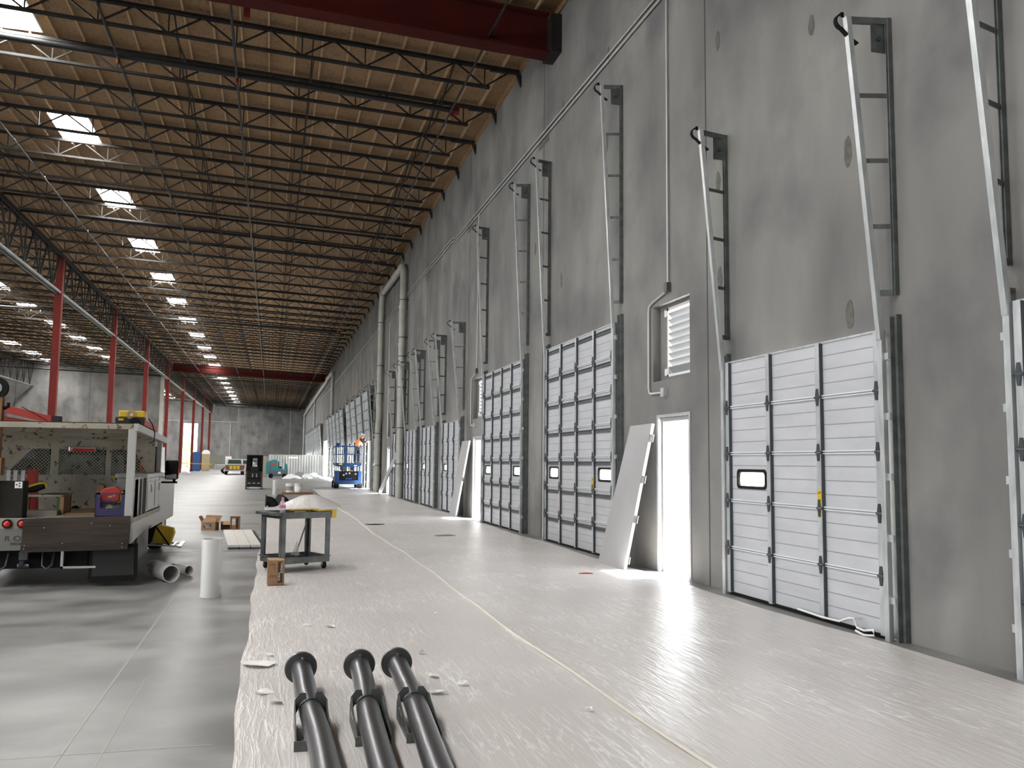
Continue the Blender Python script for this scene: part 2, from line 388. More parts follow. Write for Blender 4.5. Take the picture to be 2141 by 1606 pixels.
# skylights
n = 0; names = {0: 'main', 1: 'left', 2: 'far left', 3: 'left', 4: 'far left'}
for ri, (x0, x1, yy) in enumerate(rows):
    for i, y in enumerate(yy):
        if y+2.45 > YF-1: continue
        rn = {0: 'in the row right of the girder', 1: 'in the row left of the girder', 2: 'in the far left row', 3: 'left of the girder, behind the truck', 4: 'in the outer left bay'}[ri]
        t = thing('skylight', 'bright skylight, %s from the near end, %s' % (ordn(i), rn), 'skylight', ((x0+x1)/2, y+1.22, zr((x0+x1)/2)), 0, 'roof skylights')
        hx = (x1-x0)/2; fr = MB()
        for a in ((-hx, -1.225, -hx+.03, 1.225), (hx-.03, -1.225, hx, 1.225), (-hx+.03, -1.225, hx-.03, -1.195), (-hx+.03, 1.195, hx-.03, 1.225)):
            fr.box(a[0], a[1], -.02, a[2], a[3], .2)
        fr.build('curb', 'white', t)
        MB().box(-hx+.032, -1.19, .022, hx-.032, 1.19, .05).build('lens', 'sky_pane', t)
        d = bpy.data.lights.new('daylight', 'AREA'); d.shape = 'RECTANGLE'; d.size = x1-x0-.07; d.size_y = 2.37; d.energy = SKYLIGHT_POWER; d.color = (1, .985, .96)
        l = bpy.data.objects.new('daylight', d); C.objects.link(l); l.parent = t; l.location = (0, 0, .016)

# wall joints, embed plates, patches
jy = [2.9, 10.0, 17.1, 24.2, 31.3, 38.4, 46.4, 54.5, 62.6, 65.4, 85.8, 87, 97]
for i, y in enumerate(jy):
    struct(MB().box(W-.004, y-.012, 0, W+.001, y+.012, 10.7).build('trim_%d' % (5+i), 'joint'))
for z0, y in ((8.2, 17.1), (8.2, 24.2), (8.2, 31.3), (8.2, 38.4)):
    MB().box(W-.006, y-.33, z0, W+.001, y+.33, z0+.32).build('embed_plate', 'patch', wall_r)
for y, z in ((13.44, 8.54), (9.66, 6.93), (9.69, 5.07), (7.12, 4.57), (7.15, 2.97), (15.85, 8.56), (13.5, 6.96), (9.67, 3.83), (7.67, 6.14), (17.66, 6.11), (15.9, 5.07), (22.1, 6.86), (28.1, 7.9), (4.2, 6.4), (25, 4.7), (30, 4.6), (33, 6.3), (37.5, 7.2)):
    a = random.uniform(.8, 1.25); pts = [(y+.055*a*cos(t*pi/7)*random.uniform(.8, 1.1), z+.13*a*sin(t*pi/7)*random.uniform(.85, 1.1)) for t in range(14)]
    MB().prism(pts, W-.003, W+.001, 'x').build('patch', 'patch', wall_r)
# far wall: sealed joints, conduit
for i, x in enumerate((-5.2, -.6)): struct(MB().box(x-.02, YF-.005, 0, x+.02, YF+.001, 11).build('trim_%d' % (30+i), 'joint'))
struct(MB().box(2.93, YF-.53, 0, 3.05, YF-.49, 11).build('trim_32', 'downspout'))
for i, x in enumerate((-19.6, -27)): struct(MB().box(x-.02, 104.99, 0, x+.02, 105.001, 11.6).build('trim_%d' % (33+i), 'joint'))

# ------------------------------------------------------------------ roof joists
def make_joist(x0, x1, name='roof_joist'):
    """open web joist in its own frame: origin at the left seat on the roof line"""
    L = x1-x0; zz = lambda x: -SL*x
    t = thing(name, '', 'joist')
    tc = MB(); [tc.bar((.1, s*.035, zz(0)-.13), (L-.1, s*.035, zz(L)-.13), .04, .075) for s in (-1, 1)]
    tc.build('top_chord', 'joist', t)
    nodes = [x for x in [4.46+x0*0-1.372*k for k in range(12)]]
    nb = [v-G for v in nodes if v > G+.7]; nb = sorted(nb)
    bc = MB(); [bc.bar((nb[0]-.1, s*.028, zz(nb[0])-.62), (nb[-1]+.12, s*.03, zz(nb[-1])-.62), .032, .058) for s in (-1, 1)]
    bc.build('bottom_chord', 'joist', t)
    wb = MB(); tops = [(a+b)/2 for a, b in zip(nb[:-1], nb[1:])]
    allt = [.35]+tops+[L-.25]
    for i, x in enumerate(nb):
        for q in (allt[i], allt[i+1]): wb.bar((x, 0, zz(x)-.61), (q, 0, zz(q)-.14), .034)
        wb.bar((x, 0, zz(x)-.61), (x, 0, zz(x)-.14), .027)
    wb.build('web', 'joist', t)
    st = MB(); st.box(L-.75, -.05, zz(L)-.2+.02, L-.06, .05, zz(L)-.09); st.prism([(L-.12, zz(L)-.2), (L-.01, zz(L)-.2), (L-.01, zz(L)-.48)], -.045, .045)
    st.build('seat', 'joist', t); return t
DJ = 2.335
proto = make_joist(G, W); first = True
jys = [18.94+DJ*i for i in range(-5, 60)]
jys = [y for y in jys if -2 < y < YF-1 and abs(y-16.4) > .7 and abs(y-92.7) > .9]
def place(lbl, x, y, grp):
    global first
    o = proto if first else copy_tree(proto); first = False
    o.location = (x, y, zr(x)); o['label'] = lbl; o['group'] = grp
nn = nf = nc = 0
for y in jys:
    if y < 16: lbl = 'dark roof joist on the camera side of the near red beam, %s from it' % ordn(int((16-y)/DJ)); g = 'roof joists before the near red beam'
    elif y < 92.5: lbl = 'dark roof joist meeting the right wall, %s behind the near red beam' % ordn(nn); nn += 1; g = 'roof joists between the red beams'
    else: lbl = 'dark roof joist meeting the right wall, %s behind the far red beam' % ordn(nf); nf += 1; g = 'roof joists behind the far red beam'
    place(lbl, G, y, g)
ml = 0
for y in [v for v in jys if 26 < v < 150]:
    if y < 104: place('dark roof joist left of the girder, %s counted towards the cross wall' % ordn(ml), G-15.34, y, 'roof joists left of the girder'); ml += 1
    else: place('dark roof joist behind the corner of the left cross wall, %s from it' % ordn(nc), G-15.34, y, 'roof joists behind the cross wall'); nc += 1
mo = 0
for y in [v for v in jys if 54 < v < 104]:
    place('dark roof joist in the outermost left bay, %s towards the cross wall' % ordn(mo), G-30.68, y, 'roof joists in the outermost left bay'); mo += 1

# bridging angles running along the hall, crossed between joists
for i, x in enumerate((3.75, .58, -2.3, -8.4)):
    zt, zb = zr(x)-.17, zr(x)-.60
    for y0, y1, wh in ((17, 92, 'before'), (93, 160, 'behind')):
        b = MB()
        for a, c in zip(jys[:-1], jys[1:]):
            if a < y0 or c > y1: continue
            if c-a > 3: continue
            b.bar((x, a, zt), (x, c, zb), .03); b.bar((x+.03, a, zb), (x+.03, c, zt), .03)
        tag(b.build('joist_bridging', 'joist'), 'dark crossed bridging between joists %s the far red beam, %s line from the right wall' % (wh, ORD[i]), 'bridging', 'lines of joist bridging')
# sprinkler lines
for i, (x, lab) in enumerate(((3.9, 'nearest the right wall'), (-1.05, 'in the middle of the right bay'), (-3.55, 'just right of the skylight row'), (-7.3, 'just left of the main skylight row'))):
    t = thing('sprinkler_line', 'dark sprinkler pipe running down the hall, the one %s' % lab, 'pipe', (x, 0, zr(x)-.84), 0, 'sprinkler lines')
    p = MB(); p.tube([(0, 1, 0), (0, 157, 0)], .028, 8); p.build('pipe', 'pipe_dark', t, True)
    c = MB(); h = MB()
    for q in range(45):
        y = 3+3.4*q; c.tube([(0, y-.04, 0), (0, y+.04, 0)], .036, 8); h.tube([(0, y, .02), (0, y, .08)], .012, 6)
    c.build('coupling', 'hinge', t); h.build('sprinkler_head', 'steel', t)
for i, y in enumerate((20.1, 58.0, 100.0)):
    t = thing('sprinkler_main', 'thick black sprinkler main crossing the hall under the roof, %s from the camera' % ORD[i], 'pipe', (0, y, 0), 0, 'sprinkler mains')
    p = MB(); p.tube([(-40 if i else -9.8, 0, zr(-25 if i else -9.8)-.72 if i else zr(-9.8)-.72), (3.95, 0, zr(3.95)-.80)], .07, 12); p.build('pipe', 'pipe_dark', t, True)
    q = MB(); q.tube([(3.95, 0, zr(3.95)-.80), (4.1, 0, zr(3.95)-.80)], .10, 12); q.build('end_cap', 'red', t, True)
    for x in (-3.55, -1.05, 3.9):
        MB().tube([(x, 0, zr(x)-.95), (x, 0, zr(x)-.70)], .04, 8).build('valve', 'red', t, True)

# red beams
def wbeam(y, x0, x1, lab, half=.11):
    t = thing('steel_beam', lab, 'beam', (0, y, 0))
    w = MB()
    for z0, z1, hw in ((-1.02, -.985, half), (-.985, -.215, .012), (-.215, -.18, half)):
        w.add([(x0, -hw, zr(x0)+z0), (x1, -hw, zr(x1)+z0), (x1, hw, zr(x1)+z0), (x0, hw, zr(x0)+z0), (x0, -hw, zr(x0)+z1), (x1, -hw, zr(x1)+z1), (x1, hw, zr(x1)+z1), (x0, hw, zr(x0)+z1)],
              [(0, 3, 2, 1), (4, 5, 6, 7), (0, 1, 5, 4), (1, 2, 6, 5), (2, 3, 7, 6), (3, 0, 4, 7)])
    w.build('beam', 'red_shaded', t)
    p = MB(); p.box(W-.22, -.3, 9.73, W-.001, .3, 10.52); p.build('wall_bracket', 'joist', t)
    return t
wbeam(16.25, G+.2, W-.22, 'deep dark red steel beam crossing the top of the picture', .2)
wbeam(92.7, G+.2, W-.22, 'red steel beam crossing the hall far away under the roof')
t = thing('hanger_post', 'short red steel post hanging beside the near red beam', 'post', (-.75, 16.9, 0)); MB().box(-.06, -.05, 10.0, .06, .05, 10.95).build('post', 'red', t)

# girder trusses and columns
def girder(x, y0, y1, lab):
    t = thing('girder_truss', lab, 'truss', (x, y0, 0))
    L = y1-y0; zt = zr(x)-.26; zb = 9.32
    o = MB(); [o.box(s*.09-.035, 0, zt-.08, s*.09+.035, L, zt+.08) for s in (-1, 1)]; o.build('top_chord', 'joist', t)
    o = MB(); [o.box(s*.09-.045, .0, zb-.055, s*.09+.045, L, zb+.055) for s in (-1, 1)]; o.build('bottom_chord', 'galv_dark', t)
    o = MB(); n = int(L/2.335); st = L/n
    for k in range(n):
        a, b, c = k*st, (k+.5)*st, (k+1)*st
        o.bar((0, a, zt), (0, b, zb), .07); o.bar((0, b, zb), (0, c, zt), .07); o.bar((0, b, zb), (0, b, zt), .05); o.bar((.02, (a+b)/2, (zt+zb)/2), (.02, a, zb), .04)
    o.build('web', 'joist', t)
cols = [29.7, 45.1, 60.1, 75.4, 90.6, 105.6, 120.6, 136.3, 151.5]
girder(G, 14.4, 157.5, 'long dark girder truss running down the hall over the red columns')
girder(G-15.34, 14.4, 104.9, 'second dark girder truss, in the left part of the hall')
def column(x, y, top, lab, grp):
    t = thing('steel_column', lab, 'column', (x, y, 0), 0, grp)
    MB().box(-.16, -.16, .03, .16, .16, top).build('shaft', 'red', t, bevel=.02)
    MB().box(-.25, -.25, 0, .25, .25, .03).build('base_plate', 'galv_dark', t)
    MB().box(-.2, -.2, top, .2, .2, top+.04).build('cap_plate', 'red', t)
for i, y in enumerate(cols): column(G, y, zr(G)-.4, 'red steel column under the main girder, %s in its row' % ORD[i], 'red columns under the main girder')
# ------------------------------------------------------------------ dock doors
def prof_panel(W_, z0, z1, grooves=4):
    """one door section with pressed grooves: returns a mesh in the leaf's frame (x into the room is negative)"""
    o = MB(); h = (z1-z0)/grooves
    o.box(-.085, -W_/2, z0+.002, -.045, W_/2, z1-.002)
    return o
def leaf_section(W_, z0, z1, parent, win=None, m='door'):
    o = MB(); g = MB(); xa, xb = -.085, -.045
    def solid(a, b, c, d): o.box(xa, a, c, xb, b, d) if b > a else None
    if not win: solid(-W_/2, W_/2, z0, z1)
    else:
        y = -W_/2
        for (wy0, wy1, wz0, wz1) in sorted(win):
            solid(y, wy0, z0, z1); solid(wy0, wy1, z0, wz0); solid(wy0, wy1, wz1, z1); y = wy1
        solid(y, W_/2, z0, z1)
    s = o.build('door_section', m, parent)
    n = 4; h = (z1-z0)/n
    for k in range(1, n):
        z = z0+k*h
        y = -W_/2
        ww = [q for q in sorted(win or []) if q[2] < z < q[3]]
        for q in ww: g.box(xa-.0015, y, z-.004, xa+.001, q[0]-.02, z+.004); y = q[1]+.02
        g.box(xa-.0015, y, z-.004, xa+.001, W_/2, z+.004)
    g.build('groove', 'door_groove', s)
    return s
def rrect(y0, y1, z0, z1, r, n=4):
    pts = []
    for cx, cz, a0 in ((y1-r, z1-r, 0), (y0+r, z1-r, 90), (y0+r, z0+r, 180), (y1-r, z0+r, 270)):
        for k in range(n+1): a = R(a0+90*k/n); pts.append((cx+r*cos(a), cz+r*sin(a)))
    return pts
def window(parent, q):
    y0, y1, z0, z1 = q
    a = rrect(y0-.022, y1+.022, z0-.022, z1+.022, .05); b = rrect(y0+.012, y1-.012, z0+.012, z1-.012, .04); n = len(a)
    m_ = MB(); vs = [(x, p[0], p[1]) for x in (-.094, -.038) for L_ in (a, b) for p in L_]
    fs = []
    for i in range(n):
        j = (i+1) % n
        fs += [(i, j, n+j, n+i), (2*n+i, 3*n+i, 3*n+j, 2*n+j), (i, 2*n+i, 2*n+j, j), (n+i, n+j, 3*n+j, 3*n+i)]
    m_.add(vs, fs); f_ = m_.build('window_frame', 'black', parent)
    MB().box(-.067, y0+.006, z0+.006, -.062, y1-.006, z1-.006).build('pane', 'glazing', f_)
def make_track(parent, side, H, tall, leafW):
    ys = side*(leafW/2+.05); top = 2*H+.14; xt = -.40 if not tall else -.34
    tr = MB(); tr.box(-.15, ys-.03, 0, -.105, ys-.022, H-.1); tr.box(-.15, ys-.03, 0, -.142, ys+.03, H-.1); tr.box(-.15, ys+.022, 0, -.105, ys+.03, H-.1)
    tr.bar((-.135, ys, H-.1), (xt, ys, top), .055, .05, up=(1, 0, 0))
    t = tr.build('track', 'galv', parent)
    an = MB(); yw = side*(leafW/2+.13)
    an.box(-.055, yw-.035, 0, -.001, yw+.035, H+.12); an.box(-.10, yw-.004, 0, -.055, yw+.004, H+.1)
    a = an.build('wall_angle', 'galv_dark', parent)
    up = MB(); up.box(-.045, yw-.02, H+.30, -.001, yw+.02, top); up.box(-.06, yw-.004, H+.3, -.04, yw+.004, top); up.build('upper_angle', 'galv_dark', parent)
    br = MB()
    n = 6 if tall else 5
    for k in range(n):
        z = .35+k*(H-.6)/(n-1); br.box(-.125, min(ys, yw), z-.03, -.05, max(ys, yw), z+.03)
    br.build('bracket', 'galv', a)
    n = 5 if tall else 4
    for k in range(n):
        z = H+.32+k*(top-H-.45)/n; fr = (z-(H-.1))/(top-H+.1); x = -.135+(xt+.135)*fr
        rg = MB(); rg.bar((x, ys, z), (-.03, yw, z), .012, .055 if k == 0 else .04); rg.build('rung', 'galv_dark', parent)
    tp = MB(); tp.bar((xt, ys, top-.03), (-.02, yw, top-.03), .03, .06); tp.build('top_arm', 'galv_dark', parent)
    ym = (ys+yw)/2
    pl = MB(); pl.box(-.20, yw-side*.02-.003, top-.33, -.012, yw-side*.02+.003, top-.06); p = pl.build('end_plate', 'galv_dark', parent)
    MB().lathe([(0, -.02), (.024, -.02), (.024, .02), (0, .02)], 10, (-.12, yw-side*.02, top-.2), 'y').build('bolt', 'hinge', p)
    bp = MB(); pts = []
    for k in range(9):
        a_ = R(80+k*22); pts.append((xt-.05+.075*cos(a_), ys+side*.0, top-.055+.07*sin(a_)))
    pts.append((xt+.02, ys, top-.20)); pts.append((xt+.10, ys, top-.245))
    for a_, b_ in zip(pts[:-1], pts[1:]): bp.bar(a_, b_, .045, .012, up=(1, 0, 0))
    bp.build('bumper', 'black', parent)
def make_door(Wd, H, ncol, nrow, tall):
    t = thing('dock_door', '', 'dock door'); lw = Wd-.12; hs = H/nrow; cw = lw/ncol
    wrow = 2; zc = hs*wrow+hs*.47
    wins = [(lw/2-cw*.86, lw/2-cw*.22, zc-.09, zc+.09)]
    if tall: wins = [(lw/2-cw*.80, lw/2-cw*.2, zc-.095, zc+.095), (-lw/2+cw*.12, -lw/2+cw*.80, zc-.095, zc+.095)]
    for k in range(nrow): s = leaf_section(lw, k*hs+.035*(k == 0), (k+1)*hs, t, wins if k == wrow else None)
    for q in wins: window(t, q)
    for c in range(ncol+1):
        y = -lw/2+c*cw; y = min(max(y, -lw/2+.03), lw/2-.03)
        s = MB(); s.box(-.128, y-.033, .03, -.086, y+.035, H-.003); s = s.build('stile', 'galv', t)
        MB().box(-.124, y-.036, .04, -.088, y-.0335, H-.01).build('stile_shade', 'hinge', s)  # dark strip painting the shade inside the open stile channel
    for k in range(1, nrow):
        z = k*hs; rr = MB(); rr.box(-.108, -lw/2, z+.006, -.0865, lw/2, z+.020); rr.box(-.108, -lw/2, z-.016, -.0865, lw/2, z-.004); rr.build('rail', 'rail', t)
        for c in range(ncol+1):
            y = -lw/2+c*cw; y = min(max(y, -lw/2+.03), lw/2-.03)
            h = MB(); h.prism([(y-.012, z-.085), (y+.012, z-.085), (y+.026, z), (y+.012, z+.085), (y-.012, z+.085), (y-.026, z)], -.140, -.1285, 'x')
            h.tube([(-.130, y-.045, z), (-.130, y+.045, z)], .013, 8); h.build('hinge', 'hinge', t)
    if tall:
        for k in range(nrow):
            z = (k+1)*hs-.10 if k < nrow-1 else H-.10; s = MB(); s.box(-.115, -lw/2, z-.03, -.087, lw/2, z-.022); s.box(-.115, -lw/2, z+.022, -.087, lw/2, z+.03); s.box(-.093, -lw/2, z-.03, -.0868, lw/2, z+.03); s.build('strut', 'galv_dark', t)
    c = MB(); c.box(-.10, -lw/2, H-.012, -.045, lw/2, H+.006); c.build('top_cap', 'galv', t)
    sl = MB(); sl.box(-.105, -lw/2, .001, -.04, lw/2, .036); sl.build('bottom_seal', 'black', t)
    for sd in (-1, 1):
        make_track(t, sd, H, tall, lw)
    return t
def near_extras(t, lw, H, ncol):
    cw = lw/ncol
    y = -lw/2+cw
    lb = MB(); lb.box(-.1315, y-.03, 1.02, -.1285, y+.03, 1.27); l = lb.build('warning_label', 'yellow', t)
    k = MB(); k.box(-.133, y-.024, 1.25, -.1312, y+.012, 1.256); k.box(-.133, y-.02, 1.236, -.1312, y+.022, 1.243); k.build('print', 'ink', l)
PH = 2.73; TH = 3.77
d_short = make_door(2.85, PH, 3, 5, False)
used = False
def put(proto_, y, lbl, grp, near=False, lw=None, H=None, nc=3):
    o = copy_tree(proto_); o.location = (W, y, 0); o['label'] = lbl; o['group'] = grp
    if near: near_extras(o, lw, H, nc)
    return o
g1 = 'closed dock doors along the right wall'
put(d_short, 3.75, 'closed white dock door at the right edge, cut off by the picture', g1)
d1 = put(d_short, 7.97, 'nearest full dock door, closed, with yellow label and white cord at its foot', g1, True, 2.73, PH)
d_tall = make_door(3.65, TH, 4, 7, True)
put(d_tall, 14.70, 'tall closed dock door behind the leaning grey door leaf', g1, True, 3.53, TH, 4)
put(d_tall, 20.0, 'tall closed dock door, the farther of the tall pair', g1)
d_med = make_door(2.7, PH, 3, 5, False)
lb = ['closed dock door just beyond the far leaning white leaf', 'closed dock door, second beyond the far leaning leaf', 'closed dock door just before the near white downpipe', 'closed dock door seen between the two white downpipes, nearer one']
for y, l in zip(CL2, lb): put(d_med, y, l, g1)
put(d_med, 45.75, 'closed dock door behind the far white downpipe beside the lift', g1)
def kill(o):
    for c in kids(o): kill(c)
    bpy.data.objects.remove(o)
kill(d_short); kill(d_tall); kill(d_med)
# raised doors, farther away: leaf, tracks
def make_raised():
    t = thing('raised_dock_door', '', 'dock door'); H = PH; lw = 2.58; hs = H/5; a = math.atan2(.26, H+.24)
    xz = lambda d, z: (-.10-sin(a)*(z)+0-d*cos(a), PH+.02+cos(a)*z-d*sin(a))
    lf = MB(); gv = MB()
    def pb(m_, y0, y1, d0, d1, z0, z1):
        m_.prism([xz(d0, z0), xz(d1, z0), xz(d1, z1), xz(d0, z1)], y0, y1, 'y')
    pb(lf, -lw/2, lw/2, -.03, .02, 0, H-.05); lf.build('leaf', 'door', t)
    for c in range(4): y = -lw/2+.03+c*(lw-.06)/3; pb(gv, y-.035, y+.035, .021, .055, 0, H-.06)
    gv.build('stile', 'galv', t); gv = MB()
    for k in range(1, 5): pb(gv, -lw/2, lw/2, .021, .05, k*hs-.03, k*hs+.03)
    gv.build('rail', 'galv_dark', t)
    for s in (-1, 1): make_track(t, s, H, False, lw)
    return t
d_r = make_raised()
def setr(y, l, g): o = copy_tree(d_r); o.location = (W, y, 0); o['label'] = l; o['group'] = g
for i, y in enumerate(RAISED): setr(y, 'raised dock door above a bright opening behind the blue lift, %s of four' % ORD[i], 'raised dock doors behind the blue lift')
for i, y in enumerate(RAISED2): setr(y, 'raised dock door in the middle cluster far down the right wall, %s of five' % ORD[i], 'raised dock doors in the middle cluster')
for i, y in enumerate(RAISED3): setr(y, 'raised dock door in the farthest cluster by the corner, %s of ten' % ORD[i], 'raised dock doors in the farthest cluster')
kill(d_r)
# white cord at the foot of the nearest door
c = MB(); c.tube([(W-.14, 7.9, .06), (W-.15, 7.5, .05), (W-.16, 7.2, .06), (W-.19, 7.02, .12), (W-.19, 6.95, .13), (W-.17, 6.93, .05), (W-.2, 6.8, .05), (W-.18, 6.7, .07), (W-.2, 6.66, .03), (W-.24, 6.75, .02), (W-.21, 6.9, .03)], .011, 8)
tag(c.build('cord', 'white', None, True), 'white cord looped on the sill of the nearest full dock door', 'cord')

# ------------------------------------------------------------------ personnel doors, louvres, conduit
def pframe(y0, y1, idx):
    t = struct(MB().build('door_%d' % idx, 'white')) if False else None
    o = MB(); o.box(W+.05, y1-.055, 0, W+.20, y1, 2.17); o.box(W+.05, y0, 0, W+.20, y0+.055, 2.17); o.box(W+.05, y0+.055, 2.11, W+.20, y1-.055, 2.17)
    o.box(W-.012, y1-.02, 0, W+.0499, y1+.03, 2.17); o.box(W-.012, y0-.03, 0, W+.0499, y0+.02, 2.17); o.box(W-.012, y0-.03, 2.17, W+.05, y1+.03, 2.21)
    fr = struct(o.build('door_%d' % idx, 'leaf'))
    MB().box(W+.09, y1-.058, .95, W+.12, y1-.054, 1.07).build('strike_plate', 'steel', fr)
for i, (a, b) in enumerate(((10.52, 11.50), (22.45, 23.4), (40.9, 41.8))): pframe(a, b, i+1)
def louvre(y0, y1, idx):
    o = MB(); x0, x1 = W+.12, W+.22; z0, z1 = 2.76, 3.76
    a, b = y0, y1-.22
    for q in ((a, a+.035), (b-.035, b)): o.box(x0, q[0], z0, x1, q[1], z1)
    o.box(x0, a, z0, x1, b, z0+.035); o.box(x0, a, z1-.045, x1, b, z1)
    fr = struct(o.build('window_%d' % idx, 'white')); s = MB(); n = 9
    for k in range(n):
        z = z0+.02+k*(z1-z0-.12)/n; s.prism([(x0+.005, z+.115), (x1-.005, z), (x1-.005, z+.008), (x0+.005, z+.123)], a+.035, b-.035, 'y')
    struct(MB().box(x0, b, 2.70, x1+.04, y1, 3.80).build('trim_%d' % (40+idx), 'wall')); struct(MB().box(x0, a, 2.70, x1+.04, b, z0).build('trim_%d' % (44+idx), 'wall'))
    struct(MB().box(x0, a, z1, x1+.04, b, 3.80).build('trim_%d' % (48+idx), 'wall'))
    s.build('louvre_blades', 'louvre', fr)
    br = MB()
    for z in (z0+.02, z1-.12): br.box(x0-.01, b, z, x0+.03, b+.07, z+.1)
    br.build('bracket', 'white', fr)
for i, (a, b) in enumerate(louv): louvre(a, b, i+1)
def leaf(y0, z_, nm, lbl, x_top=W-.02):
    t = thing('door_leaf', lbl, 'door leaf', (0, 0, 0))
    return t
def leaning_leaf(lbl, bl, br, tl, tr, th, hinges, m='leaf'):
    """bl/br: foot corners on the floor, tl/tr: top corners against the wall"""
    bl, br, tl, tr = [Vector(v) for v in (bl, br, tl, tr)]
    n = (br-bl).cross(tl-bl).normalized()
    if n.x < 0: n = -n
    t = thing('door_leaf', lbl, 'door leaf', bl)
    vs = [bl, br, tr, tl]; vs = [v-bl for v in vs]; vs2 = [v+n*th for v in vs]
    MB().add(vs+vs2, [(0, 1, 2, 3), (7, 6, 5, 4), (0, 4, 5, 1), (1, 5, 6, 2), (2, 6, 7, 3), (3, 7, 4, 0)]).build('panel', m, t)
    e = (br-bl).normalized(); u_ = (tr-br).normalized(); L_ = (tr-br).length
    for fr in hinges:
        c = (br-bl)+u_*L_*fr+n*th*.5
        h = MB(); k = [c+e*.002-n*.0-u_*.055, c+e*.085-u_*.055, c+e*.085+u_*.055, c+e*.002+u_*.055]; k2 = [v+n*.004 for v in k]
        h.add(k+k2, [(0, 1, 2, 3), (7, 6, 5, 4), (0, 4, 5, 1), (1, 5, 6, 2), (2, 6, 7, 3), (3, 7, 4, 0)])
        h.tube([c+e*.006-u_*.055-n*.008, c+e*.006+u_*.055-n*.008], .009, 8); h.build('hinge', 'steel', t)
    return t
leaning_leaf('tall grey door leaf with hinges leaning in front of the nearer tall dock door', (4.80, 12.50, .004), (4.87, 11.66, .004), (5.13, 12.02, 2.07), (5.15, 11.30, 2.08), .045, (.07, .35, .62, .9))
leaning_leaf('white door leaf leaning on the wall beside the second personnel doorway', (4.93, 24.6, .004), (4.93, 23.75, .004), (5.15, 24.0, 2.1), (5.15, 23.1, 2.1), .045, (.5,))
bl = MB(); bl.bar((4.98, 41.6, .02), (5.25, 37.9, 1.85), .05, .28)
tag(bl.build('steel_strip', 'galv'), 'long grey steel strip leaning on the wall between the white downpipes', 'steel strip')

def conduit(pts, r, name, lbl, group=None):
    return tag(MB().tube(pts, r, 8).build(name, 'conduit', None, True), lbl, 'conduit', group)
conduit([(W-.03, -3, 8.47), (W-.03, 26.2, 8.47), (W-.03, 26.7, 8.60), (W-.03, 150, 8.60)], .016, 'conduit', 'upper of the two steel conduits running high along the right wall')
conduit([(W-.03, -3, 8.36), (W-.03, 26.2, 8.36), (W-.03, 26.7, 8.48), (W-.03, 150, 8.48)], .016, 'conduit', 'lower of the two steel conduits running high along the right wall')
def drop(y, lbl, z0=8.36):
    t = thing('conduit_drop', lbl, 'conduit', (W, y, 0), 0, 'conduit drops')
    p = MB(); p.tube([(-.03, 0, z0), (-.03, 0, 4.05)], .014, 8)
    p.tube([(-.03, 0, 3.97), (-.03, .15, 3.93), (-.03, .50, 3.87), (-.03, .64, 3.83), (-.03, .66, 3.73), (-.03, .66, 2.62), (-.03, .63, 2.55), (-.03, .58, 2.53), (-.03, .18, 2.52)], .016, 8)
    p.build('pipe', 'conduit', t, True)
    MB().box(-.07, -.05, 3.93, -.001, .05, 4.06).build('junction_box', 'galv_dark', t); MB().box(-.07, .08, 2.46, -.001, .18, 2.58).build('junction_box', 'galv', t)
drop(11.1, 'steel conduit dropping to a switch box between the two nearest dock doors'); drop(23.0, 'steel conduit dropping beside the second louvre window')
conduit([(W-.03, 41.8, 8.3), (W-.03, 41.8, 2.6)], .016, 'conduit', 'thin conduit dropping between the two white downpipes')

# downpipes
def dpipe(pts, lbl, r=.15, rings=()):
    t = thing('downpipe', lbl, 'pipe', (0, 0, 0)); t.location = (pts[0][0], pts[0][1], 0)
    q = [(p[0]-pts[0][0], p[1]-pts[0][1], p[2]) for p in pts]
    MB().tube(q, r, 16).build('pipe', 'downspout', t, True)
    for k, (x, y, z) in enumerate(rings):
        rg = MB(); rg.tube([(x-pts[0][0], y-pts[0][1], z-.08), (x-pts[0][0], y-pts[0][1], z+.08)], r*1.13, 16); rg.build('coupling', 'downspout', t, True)
        st = MB(); st.tube([(x-pts[0][0], y-pts[0][1], z+.3), (x-pts[0][0], y-pts[0][1], z+.34)], r*1.06, 16); st.box(-.0, -.2, z+.3, W-pts[0][0]-.001, .2, z+.34)
        st.build('strap', 'hinge', t)
xp = W-.20
dpipe([(xp, 36.25, 0), (xp, 36.25, 9.55), (xp-.0, 36.4, 9.75), (xp-.0, 36.7, 9.85), (xp-.0, 42.8, 9.95), (xp-.0, 43.4, 10.0), (xp, 43.6, 10.3)], 'nearer white downpipe, running up the wall and along under the roof', rings=[(xp, 36.25, z) for z in (1.1, 2.6, 4.3, 5.6, 6.4, 8.0)])
dpipe([(xp, 45.0-.8, 0), (xp, 44.2, 3.2), (xp, 43.9, 3.8), (xp, 43.9, 9.5), (xp, 43.7, 9.8), (xp-.06, 43.4, 9.95)], 'farther white downpipe with offset joints beside the last closed dock door', rings=[(xp, 44.2, z) for z in (1.0, 2.6)]+[(xp, 43.9, z) for z in (4.6, 6.0, 8.2)])
dpipe([(xp, 80.5, 5.6), (xp, 80.5, 9.3), (xp, 80.7, 9.6), (xp, 81.2, 9.65), (xp, 87.5, 9.7), (xp, 88.6, 9.9), (xp, 89.2, 9.75), (xp, 90, 9.6), (xp, 152, 9.2)], 'distant white pipe running along under the roof into the far corner')
dpipe([(xp, 114, 0), (xp, 114, 9.4)], 'thin distant downpipe above the farthest raised doors', r=.12)
dpipe([(xp, 150, 0), (xp, 150, 9.2)], 'farthest downpipe, in the corner by the end wall', r=.16)
